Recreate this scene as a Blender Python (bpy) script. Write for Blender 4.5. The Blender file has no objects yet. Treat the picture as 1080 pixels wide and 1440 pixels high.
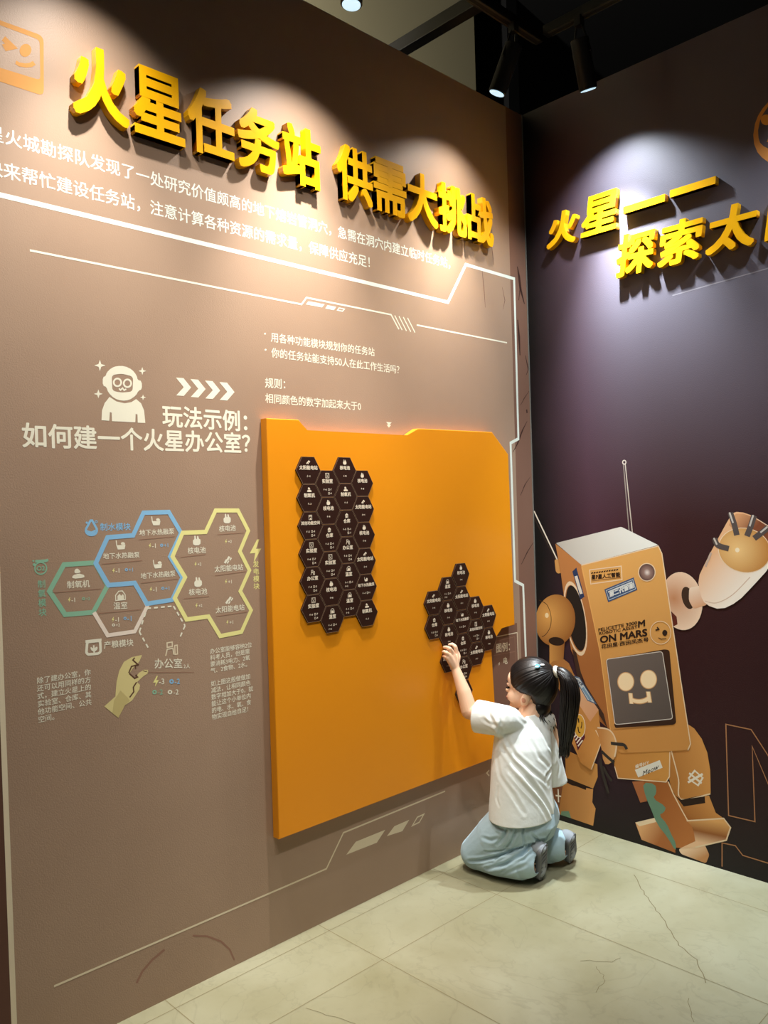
import bpy, bmesh, math, random
from mathutils import Vector, Matrix, noise
from mathutils.bvhtree import BVHTree
from mathutils.geometry import tessellate_polygon
random.seed(7)
SC = bpy.context.scene
COL = SC.collection

# ------------------------------------------------------------------ camera
FPX = 1138.5719
CAM = Vector((2.06114283, -2.8954681, 1.35))
AX_R = Vector((0.69597982, 0.71744436, -0.0297603))
AX_U = Vector((0.01669253, 0.02526885, 0.99954132))
AX_B = Vector((0.71786729, -0.69615737, 0.00561065))
cd = bpy.data.cameras.new('camera')
cd.sensor_fit = 'VERTICAL'; cd.sensor_height = 36.0; cd.lens = FPX / 1440 * 36.0
cd.clip_start = 0.02
cam = bpy.data.objects.new('camera', cd); COL.objects.link(cam)
mw = Matrix.Identity(4)
for i in range(3):
    mw[i][0] = AX_R[i]; mw[i][1] = AX_U[i]; mw[i][2] = AX_B[i]; mw[i][3] = CAM[i]
cam.matrix_world = mw
SC.camera = cam

# ------------------------------------------------------------------ view, world, lights
SC.view_settings.view_transform = 'Standard'; SC.view_settings.look = 'None'
SC.view_settings.gamma = 1; SC.view_settings.use_curve_mapping = False
SC.view_settings.exposure = 0.22
w = bpy.data.worlds.new('world'); SC.world = w; w.use_nodes = True
w.node_tree.nodes['Background'].inputs[0].default_value = (1.0, .93, .82, 1)
w.node_tree.nodes['Background'].inputs[1].default_value = 0.03

def spot(name, loc, aim, power, angle, blend, color, size=.03):
    l = bpy.data.lights.new(name, 'SPOT'); l.energy = power; l.spot_size = math.radians(angle); l.spot_blend = blend
    l.color = color; l.shadow_soft_size = size
    o = bpy.data.objects.new(name, l); COL.objects.link(o); o.location = loc
    o.rotation_euler = (Vector(aim) - Vector(loc)).to_track_quat('-Z', 'Y').to_euler()
    return o
WASH = 74
WARM = (1, .95, .87); COOL = (.84, .94, 1.0); NEUT = (1, .955, .87)
# unseen fill lamps added over the walkway to brighten floor and child
for (x, y, p) in ((1.15, -1.15, 13), (1.5, -2.3, 7)):
    spot('fill_downlight', (x, y, 3.3), (x - .12, y + .12, 0), p, 104, .9, NEUT, .06)

# unseen fill lamps added further back to lift the brown wall
for (x, y, ty) in ((1.55, -2.6, -1.75), (1.5, -1.7, -.95)):
    spot('wall_fill', (x, y, 3.25), (0, ty, 1.25), WASH, 62, .8, WARM, .07)
# unseen lamp added behind the partition to brighten the grey bulkhead
spot('bulkhead_fill', (-.40, -2.3, 2.95), (-.8, -1.0, 3.75), 480, 75, .6, NEUT, .05)

# ------------------------------------------------------------------ helpers
def lin(c):
    c = c / 255.0
    return c / 12.92 if c <= .04045 else ((c + .055) / 1.055) ** 2.4
def rgb(*c): return (lin(c[0]), lin(c[1]), lin(c[2]), 1)
def ray(px, py): return (AX_R * ((px - 540) / FPX) + AX_U * (-(py - 720) / FPX) - AX_B).normalized()
def on_plane(px, py, axis, val):
    d = ray(px, py); t = (val - CAM[axis]) / d[axis]; return CAM + d * t
class Wall:
    def __init__(s, k): s.k = k
    def uv(s, p, d=0.0):           # photo pixel -> position on that wall, metres
        q = on_plane(p[0], p[1], 0, d) if s.k == 'L' else on_plane(p[0], p[1], 1, -d)
        return (q.y, q.z) if s.k == 'L' else (q.x, q.z)
    def p3(s, u, v, d): return Vector((d, u, v)) if s.k == 'L' else Vector((u, -d, v))
    def rot(s): return Matrix(((0, 0, 1), (1, 0, 0), (0, 1, 0))) if s.k == 'L' else Matrix(((1, 0, 0), (0, 0, -1), (0, 1, 0)))
WL, WR = Wall('L'), Wall('R')
def zoom(x0, y0, k): return lambda *pts: [(x0 + a * k, y0 + b * k) for a, b in pts]

_m = {}
def nodes_of(m): return m.node_tree.nodes, m.node_tree.links
def mat(name, color, rough=.6, spec=.3, metal=0, emit=0):
    key = (name, color, rough, spec, metal, emit)
    if key in _m: return _m[key]
    m = bpy.data.materials.new(name); m.use_nodes = True; b = m.node_tree.nodes['Principled BSDF']
    b.inputs['Base Color'].default_value = color; b.inputs['Roughness'].default_value = rough
    b.inputs['Specular IOR Level'].default_value = spec; b.inputs['Metallic'].default_value = metal
    if emit:
        b.inputs['Emission Color'].default_value = color; b.inputs['Emission Strength'].default_value = emit
    _m[key] = m
    return m
def ink(*c): return mat('printed_ink', rgb(*c), .62, .22)
def grad(wall, a, ca, b, cb, radial=False, mid=None):
    """Printed colour blend of the illustration, from pixel a to pixel b (or around a, out to b)."""
    m = bpy.data.materials.new('printed_blend'); m.use_nodes = True; N, L = nodes_of(m); bs = N['Principled BSDF']
    bs.inputs['Roughness'].default_value = .6; bs.inputs['Specular IOR Level'].default_value = .22
    A = wall.p3(*wall.uv(a), 0); B = wall.p3(*wall.uv(b), 0)
    tc = N.new('ShaderNodeTexCoord'); sb = N.new('ShaderNodeVectorMath'); sb.operation = 'SUBTRACT'
    L.new(tc.outputs['Object'], sb.inputs[0]); sb.inputs[1].default_value = A
    v = N.new('ShaderNodeVectorMath')
    if radial:
        v.operation = 'LENGTH'; L.new(sb.outputs[0], v.inputs[0]); div = (B - A).length
    else:
        v.operation = 'DOT_PRODUCT'; L.new(sb.outputs[0], v.inputs[0]); v.inputs[1].default_value = (B - A).normalized(); div = (B - A).length
    dv = N.new('ShaderNodeMath'); dv.operation = 'DIVIDE'; L.new(v.outputs['Value'], dv.inputs[0]); dv.inputs[1].default_value = div
    cr = N.new('ShaderNodeValToRGB'); L.new(dv.outputs[0], cr.inputs[0])
    cr.color_ramp.elements[0].color = rgb(*ca); cr.color_ramp.elements[1].color = rgb(*cb)
    if mid:
        e = cr.color_ramp.elements.new(mid[0]); e.color = rgb(*mid[1])
    L.new(cr.outputs[0], bs.inputs['Base Color'])
    return m

def link(name, me, m, parent=None):
    o = bpy.data.objects.new(name, me); COL.objects.link(o)
    if m is not None: me.materials.clear(); me.materials.append(m)
    if parent:
        o.parent = parent; o.matrix_parent_inverse = parent_inv(parent)
    return o
def parent_inv(p):
    mt = p.matrix_basis.copy()
    if p.parent: mt = p.parent.matrix_basis @ mt if p.matrix_parent_inverse == Matrix.Identity(4) else p.parent.matrix_basis @ p.matrix_parent_inverse @ mt
    return mt.inverted()
def tag(o, label=None, cat=None, group=None, kind=None):
    if label: o['label'] = label
    if cat: o['category'] = cat
    if group: o['group'] = group
    if kind: o['kind'] = kind
    return o
def empty(name, loc, label, cat, group=None):
    o = bpy.data.objects.new(name, None); COL.objects.link(o); o.location = loc; o.empty_display_size = .05
    return tag(o, label, cat, group)
def mesh_of(bm, name, smooth=False):
    me = bpy.data.meshes.new(name); bmesh.ops.recalc_face_normals(bm, faces=bm.faces); bm.to_mesh(me); bm.free()
    if smooth:
        for p in me.polygons: p.use_smooth = True
    return me
def box_bm(lo, hi, bev=0, seg=2):
    bm = bmesh.new(); r = bmesh.ops.create_cube(bm, size=1)
    for v in bm.verts: v.co = Vector([(lo[i] + hi[i]) / 2 + v.co[i] * (hi[i] - lo[i]) for i in range(3)])
    if bev: bmesh.ops.bevel(bm, geom=list(bm.edges), offset=bev, segments=seg, affect='EDGES', profile=.6)
    return bm

# --- flat printed shapes on a wall, in wall coordinates
class Sheet:
    def __init__(s, wall, d): s.w = wall; s.d = d; s.bm = bmesh.new()
    def uvs(s, px): return [Vector(s.w.uv(p, s.d)) for p in px]
    def poly_uv(s, pts, holes=()):
        s.d += .000008
        loops = [[Vector((p[0], p[1], 0)) for p in pts]] + [[Vector((p[0], p[1], 0)) for p in h] for h in holes]
        flat = [p for l in loops for p in l]
        vs = [s.bm.verts.new(s.w.p3(p.x, p.y, s.d)) for p in flat]
        for t in tessellate_polygon(loops):
            try: s.bm.faces.new([vs[i] for i in t])
            except ValueError: pass
        return s
    def poly(s, px, holes=()): return s.poly_uv(s.uvs(px), [s.uvs(h) for h in holes])
    def stroke_uv(s, pts, wd, closed=False):
        s.d += .000008
        pts = [Vector(p[:2]) for p in pts]; n = len(pts); L = []; R = []
        for i in range(n):
            a = pts[i - 1] if (i > 0 or closed) else None; b = pts[(i + 1) % n] if (i < n - 1 or closed) else None
            d1 = (pts[i] - a).normalized() if a is not None else None; d2 = (b - pts[i]).normalized() if b is not None else None
            if d1 is None: d1 = d2
            if d2 is None: d2 = d1
            n1 = Vector((-d1.y, d1.x)); n2 = Vector((-d2.y, d2.x)); m = (n1 + n2)
            m = m.normalized() if m.length > 1e-6 else n1
            k = wd / 2 / max(.35, m.dot(n1))
            L.append(pts[i] + m * k); R.append(pts[i] - m * k)
        V = lambda p: s.bm.verts.new(s.w.p3(p.x, p.y, s.d))
        lv = [V(p) for p in L]; rv = [V(p) for p in R]
        for i in range(n if closed else n - 1):
            j = (i + 1) % n
            s.bm.faces.new((lv[i], lv[j], rv[j], rv[i]))
        return s
    def stroke(s, px, wd, closed=False): return s.stroke_uv(s.uvs(px), wd, closed)
    def dash(s, px, wd, on, off):
        P = s.uvs(px)
        for a, b in zip(P, P[1:]):
            l = (b - a).length; t = 0
            while t < l:
                e = min(t + on, l); s.stroke_uv([a + (b - a) * (t / l), a + (b - a) * (e / l)], wd); t += on + off
        return s
    def ell(s, c, rx, ry, ang=0, n=36, hole=None, px=True):
        """ellipse centred on a pixel with pixel radii; hole = share of the radius left open"""
        ca, sa = math.cos(ang), math.sin(ang)
        f = lambda k: [(c[0] + k * (rx * math.cos(t) * ca - ry * math.sin(t) * sa), c[1] + k * (rx * math.cos(t) * sa + ry * math.sin(t) * ca)) for t in [2 * math.pi * i / n for i in range(n)]]
        return s.poly(f(1), [f(hole)] if hole else ())
    def done(s, name, m, parent=None, label=None):
        me = bpy.data.meshes.new(name); s.bm.normal_update()
        want = Vector((1, 0, 0)) if s.w.k == 'L' else Vector((0, -1, 0))
        for f in s.bm.faces:
            if f.normal.dot(want) < 0: f.normal_flip()
        s.bm.to_mesh(me); s.bm.free()
        o = link(name, me, m, parent)
        if label: o['label'] = label
        return o

def smooth_poly(pts, it=2):
    for _ in range(it):
        q = []
        for i in range(len(pts)):
            a, b = pts[i], pts[(i + 1) % len(pts)]
            q += [(a[0] * .75 + b[0] * .25, a[1] * .75 + b[1] * .25), (a[0] * .25 + b[0] * .75, a[1] * .25 + b[1] * .75)]
        pts = q
    return pts
def round_poly(pts, r, n=4):
    out = []
    for i in range(len(pts)):
        p = Vector(pts[i]); a = Vector(pts[i - 1]) - p; b = Vector(pts[(i + 1) % len(pts)]) - p
        k = min(r, a.length * .45, b.length * .45); A = p + a.normalized() * k; B = p + b.normalized() * k
        for j in range(n + 1):
            t = j / n; out.append(tuple(A * (1 - t) ** 2 + p * 2 * t * (1 - t) + B * t * t))
    return out

_tc = {}
def glyphs(s, weight=0, extrude=0, bevel=0, shear=0, space=1.0, line=1.0, align='LEFT', res=3):
    """mesh of a line of writing at size 1, with its bounds"""
    key = (s, weight, extrude, shear, space, line, align)
    if key not in _tc:
        cu = bpy.data.curves.new('writing', 'FONT'); cu.body = s; cu.size = 1; cu.extrude = extrude
        cu.shear = shear; cu.resolution_u = res; cu.space_character = space; cu.space_line = line; cu.align_x = align
        o = bpy.data.objects.new('writing', cu); COL.objects.link(o)
        bpy.context.view_layer.update()
        me = bpy.data.meshes.new_from_object(o.evaluated_get(bpy.context.evaluated_depsgraph_get()))
        bpy.data.objects.remove(o); bpy.data.curves.remove(cu)
        if weight:                      # heavier strokes: the outline swept round a small octagon
            n = 8 if weight > .018 else 4; bm = bmesh.new()
            base = [v.co.copy() for v in me.vertices]
            for i in range(n):
                t = 2 * math.pi * (i + (.5 if n == 4 else 0)) / n; q_ = 1 / max(abs(math.cos(t)), abs(math.sin(t))) if extrude else 1
                for v, c in zip(me.vertices, base): v.co = c + Vector((math.cos(t) * weight * q_, math.sin(t) * weight * q_, i * (.00001 if not extrude else .004)))
                bm.from_mesh(me)
            bm.to_mesh(me); bm.free()
        xs = [v.co.x for v in me.vertices]; ys = [v.co.y for v in me.vertices]
        _tc[key] = (me, min(xs), max(xs), min(ys), max(ys))
    return _tc[key]
def place_text(g, wall, u0, u1, v0, v1, d, kz=1.0):
    me, x0, x1, y0, y1 = g; me = me.copy()
    for v in me.vertices:
        u = u0 + (v.co.x - x0) / (x1 - x0) * (u1 - u0); vv = v0 + (v.co.y - y0) / (y1 - y0) * (v1 - v0)
        v.co = wall.p3(u, vv, d + v.co.z * kz)
    return me
def text(s, wall, pl, pr, d, m, parent, weight=.015, name='printed_text', hs=1.0, label=None, rise=True, **kw):
    """one line of writing: left and right end pixel at mid height"""
    g = glyphs(s, weight, **kw); u0, va = wall.uv(pl, d); u1, vb = wall.uv(pr, d)
    k = (u1 - u0) / (g[2] - g[1]) * hs
    vm = (va + vb) / 2; mid = .37
    me = place_text(g, wall, u0, u1, vm + (g[3] - mid) * k, vm + (g[4] - mid) * k, d)
    if rise:
        for v in me.vertices:
            u = v.co.y if wall.k == 'L' else v.co.x
            v.co.z += ((u - u0) / (u1 - u0) - .5) * (vb - va)
    me.name = name
    o = link(name, me, m, parent)
    if label: o['label'] = label
    return o
def text_block(s, wall, tl, bl, r, d, m, parent, weight=.012, name='printed_text', label=None, **kw):
    g = glyphs(s, weight, **kw); u0, v1 = wall.uv(tl, d); _, v0 = wall.uv(bl, d); u1, _ = wall.uv(r, d)
    me = place_text(g, wall, u0, u1, v0, v1, d); me.name = name
    o = link(name, me, m, parent)
    if label: o['label'] = label
    return o

# ------------------------------------------------------------------ structure
def noisy(name, ca, cb, scale, rough, bump=0, spec=.3, detail=6, stretch=None):
    m = bpy.data.materials.new(name); m.use_nodes = True; N, L = nodes_of(m); b = N['Principled BSDF']
    tc = N.new('ShaderNodeTexCoord'); n = N.new('ShaderNodeTexNoise'); n.inputs['Scale'].default_value = scale; n.inputs['Detail'].default_value = detail
    src = tc.outputs['Object']
    if stretch:
        mp = N.new('ShaderNodeMapping'); mp.inputs['Scale'].default_value = stretch; L.new(src, mp.inputs[0]); src = mp.outputs[0]
    L.new(src, n.inputs['Vector'])
    cr = N.new('ShaderNodeValToRGB'); cr.color_ramp.elements[0].position = .3; cr.color_ramp.elements[1].position = .7
    cr.color_ramp.elements[0].color = ca; cr.color_ramp.elements[1].color = cb
    L.new(n.outputs['Fac'], cr.inputs[0]); L.new(cr.outputs[0], b.inputs['Base Color'])
    b.inputs['Roughness'].default_value = rough; b.inputs['Specular IOR Level'].default_value = spec
    if bump:
        n2 = N.new('ShaderNodeTexNoise'); n2.inputs['Scale'].default_value = 260; n2.inputs['Detail'].default_value = 3; L.new(tc.outputs['Object'], n2.inputs['Vector'])
        bp = N.new('ShaderNodeBump'); bp.inputs['Strength'].default_value = bump; bp.inputs['Distance'].default_value = .002
        L.new(n2.outputs['Fac'], bp.inputs['Height']); L.new(bp.outputs[0], b.inputs['Normal'])
    return m
WT = 3.02
M_WALL = noisy('brown_printed_wall', rgb(154, 127, 106), rgb(166, 139, 117), 1.4, .5, .2, .45)
wall_l = link('wall_left', mesh_of(box_bm((-.10, -4.6, 0), (0, .10, WT)), 'wall_left'), M_WALL); tag(wall_l, 'brown printed exhibition wall carrying the large yellow headline', 'wall', kind='structure')

def mural_ground():
    m = bpy.data.materials.new('dark_printed_wall'); m.use_nodes = True; N, L = nodes_of(m); b = N['Principled BSDF']
    tc = N.new('ShaderNodeTexCoord'); sx = N.new('ShaderNodeSeparateXYZ'); L.new(tc.outputs['Object'], sx.inputs[0])
    ns = N.new('ShaderNodeTexNoise'); ns.inputs['Scale'].default_value = 1.3; ns.inputs['Detail'].default_value = 4; L.new(tc.outputs['Object'], ns.inputs['Vector'])
    # printed sky: near black by the corner, plum further out
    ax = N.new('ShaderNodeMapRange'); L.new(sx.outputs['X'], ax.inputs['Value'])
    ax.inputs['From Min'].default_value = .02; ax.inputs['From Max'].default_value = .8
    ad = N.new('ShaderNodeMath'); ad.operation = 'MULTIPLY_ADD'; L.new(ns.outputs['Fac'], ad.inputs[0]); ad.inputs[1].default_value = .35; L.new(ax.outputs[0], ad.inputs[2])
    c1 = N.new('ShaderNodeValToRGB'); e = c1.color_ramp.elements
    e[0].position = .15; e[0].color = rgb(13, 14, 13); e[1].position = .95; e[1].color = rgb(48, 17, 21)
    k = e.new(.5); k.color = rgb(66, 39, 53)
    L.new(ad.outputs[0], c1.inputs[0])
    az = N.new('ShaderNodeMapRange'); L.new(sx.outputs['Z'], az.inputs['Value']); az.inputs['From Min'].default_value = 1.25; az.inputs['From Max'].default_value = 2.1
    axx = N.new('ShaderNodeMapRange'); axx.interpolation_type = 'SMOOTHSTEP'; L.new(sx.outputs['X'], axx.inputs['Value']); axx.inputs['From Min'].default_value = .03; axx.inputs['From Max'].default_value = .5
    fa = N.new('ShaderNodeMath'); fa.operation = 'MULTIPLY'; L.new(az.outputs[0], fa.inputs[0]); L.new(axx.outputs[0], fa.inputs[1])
    mx = N.new('ShaderNodeMix'); mx.data_type = 'RGBA'; L.new(fa.outputs[0], mx.inputs[0]); L.new(c1.outputs[0], mx.inputs[6]); mx.inputs[7].default_value = rgb(82, 76, 86)  # upper tone lightened in the colour for the lamp's bright scallop
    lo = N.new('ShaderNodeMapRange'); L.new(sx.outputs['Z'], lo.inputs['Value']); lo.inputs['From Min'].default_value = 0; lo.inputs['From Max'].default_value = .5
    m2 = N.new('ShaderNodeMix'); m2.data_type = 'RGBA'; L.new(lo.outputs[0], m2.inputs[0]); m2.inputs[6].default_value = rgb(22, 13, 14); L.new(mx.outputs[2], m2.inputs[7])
    L.new(m2.outputs[2], b.inputs['Base Color']); b.inputs['Roughness'].default_value = .5; b.inputs['Specular IOR Level'].default_value = .35
    n2 = N.new('ShaderNodeTexNoise'); n2.inputs['Scale'].default_value = 300; L.new(tc.outputs['Object'], n2.inputs['Vector'])
    bp = N.new('ShaderNodeBump'); bp.inputs['Strength'].default_value = .25; bp.inputs['Distance'].default_value = .002; L.new(n2.outputs['Fac'], bp.inputs['Height']); L.new(bp.outputs[0], b.inputs['Normal'])
    return m
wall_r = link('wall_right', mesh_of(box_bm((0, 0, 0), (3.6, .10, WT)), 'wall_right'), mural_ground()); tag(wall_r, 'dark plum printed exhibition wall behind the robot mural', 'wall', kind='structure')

def marble():
    m = bpy.data.materials.new('cream_marble'); m.use_nodes = True; N, L = nodes_of(m); b = N['Principled BSDF']
    tc = N.new('ShaderNodeTexCoord')
    n1 = N.new('ShaderNodeTexNoise'); n1.inputs['Scale'].default_value = 2.2; n1.inputs['Detail'].default_value = 8; n1.inputs['Distortion'].default_value = .6; L.new(tc.outputs['Object'], n1.inputs['Vector'])
    cr = N.new('ShaderNodeValToRGB'); e = cr.color_ramp.elements
    e[0].position = .32; e[0].color = rgb(130, 126, 97); e[1].position = .68; e[1].color = rgb(154, 152, 128); k = e.new(.5); k.color = rgb(143, 140, 114)
    L.new(n1.outputs['Fac'], cr.inputs[0])
    n2 = N.new('ShaderNodeTexNoise'); n2.inputs['Scale'].default_value = 22; n2.inputs['Detail'].default_value = 8; n2.inputs['Roughness'].default_value = .7; L.new(tc.outputs['Object'], n2.inputs['Vector'])
    mr = N.new('ShaderNodeMapRange'); L.new(n2.outputs['Fac'], mr.inputs['Value']); mr.inputs['From Min'].default_value = .3; mr.inputs['From Max'].default_value = .47; mr.inputs['To Min'].default_value = .90; mr.inputs['To Max'].default_value = 1
    mu = N.new('ShaderNodeMix'); mu.data_type = 'RGBA'; mu.blend_type = 'MULTIPLY'; mu.inputs[0].default_value = 1; L.new(cr.outputs[0], mu.inputs[6]); L.new(mr.outputs[0], mu.inputs[7])
    # veins
    vo = N.new('ShaderNodeTexNoise'); vo.inputs['Scale'].default_value = 3.1; vo.inputs['Detail'].default_value = 5; vo.inputs['Distortion'].default_value = 1.4; L.new(tc.outputs['Object'], vo.inputs['Vector'])
    s1 = N.new('ShaderNodeMath'); s1.operation = 'SUBTRACT'; L.new(vo.outputs['Fac'], s1.inputs[0]); s1.inputs[1].default_value = .5
    s2 = N.new('ShaderNodeMath'); s2.operation = 'ABSOLUTE'; L.new(s1.outputs[0], s2.inputs[0])
    s3 = N.new('ShaderNodeMapRange'); L.new(s2.outputs[0], s3.inputs['Value']); s3.inputs['From Max'].default_value = .012; s3.inputs['To Min'].default_value = .9; s3.inputs['To Max'].default_value = 1
    mv = N.new('ShaderNodeMix'); mv.data_type = 'RGBA'; mv.blend_type = 'MULTIPLY'; mv.inputs[0].default_value = 1; L.new(mu.outputs[2], mv.inputs[6]); L.new(s3.outputs[0], mv.inputs[7])
    L.new(mv.outputs[2], b.inputs['Base Color']); b.inputs['Roughness'].default_value = .38; b.inputs['Specular IOR Level'].default_value = .35
    return m
floor = link('floor', mesh_of(box_bm((-.1, -5.2, -.06), (4.2, .1, 0)), 'floor'), marble()); tag(floor, 'cream marble slab floor with thin joints', 'floor', kind='structure')
M_JOINT = mat('slab_joint', rgb(126, 116, 86), .8); M_CRACK = mat('slab_crack', rgb(112, 103, 76), .9)
def floor_strip(pts, wd, name, m):
    bm = bmesh.new(); pts = [Vector(p) for p in pts]; L = []; R = []
    for i, p in enumerate(pts):
        d = (pts[min(i + 1, len(pts) - 1)] - pts[max(i - 1, 0)]).normalized(); n = Vector((-d.y, d.x)) * wd / 2
        L.append(bm.verts.new((p.x + n.x, p.y + n.y, .0006))); R.append(bm.verts.new((p.x - n.x, p.y - n.y, .0006)))
    for i in range(len(pts) - 1): bm.faces.new((L[i], R[i], R[i + 1], L[i + 1]))
    return link(name, mesh_of(bm, name), m, floor)
for x in (.055, .30, 1.22, 2.14, 3.06): floor_strip([(x, -5.2), (x, -.0)], .0022, 'joint', M_JOINT)
for y in (-.205, -.70, -1.25, -1.80, -2.35, -2.9, -3.45): floor_strip([(0, y), (4.2, y)], .0024, 'joint', M_JOINT)
def crack(px, wd, jit=.008):
    P = [on_plane(a, b, 2, 0) for a, b in px]; out = []
    for a, b in zip(P, P[1:]):
        n = max(2, int((b - a).length / .02))
        for i in range(n):
            q = a + (b - a) * (i / n); out.append((q.x + random.uniform(-jit, jit) * .5, q.y + random.uniform(-jit, jit) * .5))
    out.append((P[-1].x, P[-1].y)); floor_strip(out, wd, 'crack', M_CRACK)
FZ = zoom(540, 1080, .5)
crack(FZ((705, 300), (740, 365), (790, 430), (830, 500), (880, 540), (905, 605)), .0028)
crack(FZ((550, 543), (575, 541), (600, 547), (640, 545), (665, 535)), .0016)
crack(FZ((600, 560), (606, 572), (618, 584), (620, 600), (606, 616), (596, 632)), .0016)
crack(FZ((855, 645), (872, 715)), .0016)
crack([(430, 1418), (470, 1430), (500, 1440)], .0016)

# black upper room: high ceiling and the grey bulkhead seen above the partition
M_BLACK = mat('black_ceiling_paint', (.004, .004, .004, 1), .9, .1)
link('ceiling', mesh_of(box_bm((-7, -8, 4.3), (7, 7, 4.4)), 'ceiling'), M_BLACK)['kind'] = 'structure'
link('wall_far', mesh_of(box_bm((-7, 6.8, 2.2), (7, 7, 4.3)), 'wall_far'), M_BLACK)['kind'] = 'structure'
yb = on_plane(668, 80, 0, -.75).y
bk = link('wall_bulkhead', mesh_of(box_bm((-.95, -6, 2.4), (-.75, yb, 4.3)), 'wall_bulkhead'), mat('olive_grey_paint', rgb(150, 142, 112), .8)); bk['kind'] = 'structure'
link('wall_back', mesh_of(box_bm((-7, yb + .3, 2.2), (-.75, yb + .4, 4.3)), 'wall_back'), M_BLACK)['kind'] = 'structure'
# pale bare edge of the brown panel in the corner
link('trim_1', mesh_of(box_bm((0, -.004, 0), (.004, 0, WT)), 'trim_1'), mat('bare_panel_edge', rgb(120, 116, 108), .7))['kind'] = 'structure'

# ------------------------------------------------------------------ light tracks and spot lamps
M_BLK = mat('black_enamel', rgb(16, 15, 15), .45, .3); M_LENS = mat('lit_lens', (.50, .72, .86, 1), .3, .3, 0, .9)
def tube_bm(a, b, r, seg=24, bm=None, r2=None):
    a = Vector(a); b = Vector(b); bm = bm or bmesh.new(); d = b - a
    q = d.to_track_quat('Z', 'Y').to_matrix().to_4x4(); q.translation = (a + b) / 2
    bmesh.ops.create_cone(bm, cap_ends=True, segments=seg, radius1=r, radius2=r if r2 is None else r2, depth=d.length, matrix=q)
    return bm
def track(name, lo, hi, label):
    root = empty(name, ((lo[0] + hi[0]) / 2, (lo[1] + hi[1]) / 2, lo[2]), label, 'light track', 'ceiling light tracks')
    link('rail', mesh_of(box_bm(lo, hi, .003), 'rail'), M_BLK, root)
    ax = 1 if hi[1] - lo[1] > hi[0] - lo[0] else 0
    for s in (.012, -.012):
        a = [(lo[0] + hi[0]) / 2, (lo[1] + hi[1]) / 2, lo[2] - .002]; b = list(a); a[1 - ax] += s - .004; b[1 - ax] += s + .004; a[ax] = lo[ax] + .02; b[ax] = hi[ax] - .02; b[2] += .004
        link('groove_lip', mesh_of(box_bm(a, b), 'groove_lip'), mat('worn_track_lip', rgb(70, 68, 62), .35, .5, .6), root)
    for t in (.12, .5, .88):
        p = [lo[i] + (hi[i] - lo[i]) * t for i in range(3)]; c = [(lo[i] + hi[i]) / 2 for i in range(3)]; c[ax] = p[ax]
        link('hanger', mesh_of(tube_bm((c[0], c[1], hi[2] - .002), (c[0], c[1], 4.3), .006, 10), 'hanger'), M_BLK, root)
TZ = 3.12
track('light_track', (.25, -3.4, TZ), (.285, -.245, TZ + .035), 'black light track running along the top of the brown wall')
track('light_track', (.31, -.285, TZ), (3.2, -.25, TZ + .035), 'black light track running along the top of the dark mural wall')
# crossing bar above the brown partition
b0 = on_plane(559, 74, 2, 3.16); b1 = on_plane(690, 8, 2, 3.16); yv = b0.y
cb = link('ceiling_bar', mesh_of(box_bm((-.75, yv - .005, 3.16), (.249, yv + .045, 3.21), .003), 'ceiling_bar'), M_BLK)
tag(cb, 'black bar crossing from the light track to the grey bulkhead', 'ceiling bar')
def track_spot(top, low, power, aim, color, label, spill=1.0):
    top = Vector(top); low = Vector(low); d = (low - top).normalized()
    root = empty('track_spotlight', (top.x, top.y, TZ), label, 'spotlight', 'track spotlights')
    bm = tube_bm(top, low, .033, 32); bmesh.ops.bevel(bm, geom=[e for e in bm.edges if e.calc_face_angle(0) > .8], offset=.002, segments=2, affect='EDGES')
    link('lamp_housing', mesh_of(bm, 'lamp_housing'), M_BLK, root)
    link('lens', mesh_of(tube_bm(low + d * .0005, low + d * .002, .028, 32), 'lens'), M_LENS, root)
    bm = box_bm((top.x - .014, top.y - .014, TZ - .035), (top.x + .014, top.y + .014, TZ + .002), .002)
    link('track_adapter', mesh_of(bm, 'track_adapter'), M_BLK, root)
    side = Vector((0, 1, 0)) if abs(d.y) < .3 else Vector((1, 0, 0)); mid = top + d * .05
    bm = bmesh.new()
    for s in (1, -1): tube_bm(mid + side * .036 * s, Vector((top.x, top.y, TZ - .03)) + side * .012 * s, .004, 10, bm)
    tube_bm(mid - side * .038, mid + side * .038, .005, 10, bm)
    link('yoke', mesh_of(bm, 'yoke'), M_BLK, root)
    for nm, pw, an, tgt in (('lamp_spill', power * SPILL * spill, 116, aim), ('lamp_beam', power, 56, (aim[0] * .6 + low.x * .0, aim[1], 1.45) if aim[0] < .1 else (aim[0], aim[1] * .6, 1.45))):
        sp = spot(nm, low + d * .004, tgt, pw, an, 1.0, color, .022); sp.parent = root; sp.matrix_parent_inverse = Matrix.Translation(-Vector(root.location))
    return root
SPILL = .46
PA = 205
track_spot((.27, -1.215, 3.05), (.27, -1.232, 2.865), PA * .9, (.03, -1.29, .9), WARM, 'lit black track spotlight over the middle of the brown wall', .85)
track_spot((.28, -.43, 3.04), (.215, -.455, 2.88), PA * .62, (.03, -.68, .9), WARM, 'tilted lit black track spotlight hanging close to the wall corner', .62)
track_spot((.27, -1.93, 3.05), (.27, -1.96, 2.86), PA * .52, (.03, -2.02, .9), WARM, 'black track spotlight above the face emblem and the start of the headline')
track_spot((.463, -.28, 3.04), (.455, -.215, 2.88), PA * 2.45, (.57, -.03, .9), COOL, 'black track spotlight above the dark mural wall with a grey sheen on its tube', .48)
track_spot((1.30, -.27, 3.05), (1.32, -.27, 2.86), PA * .7, (1.36, -.03, .9), COOL, 'black track spotlight over the outer part of the dark mural wall')

# ------------------------------------------------------------------ print on the brown wall
CREAM = ink(232, 228, 208); PALE = ink(226, 232, 220); DIM = ink(224, 210, 182)
D1 = .0003
P = wall_l
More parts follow.
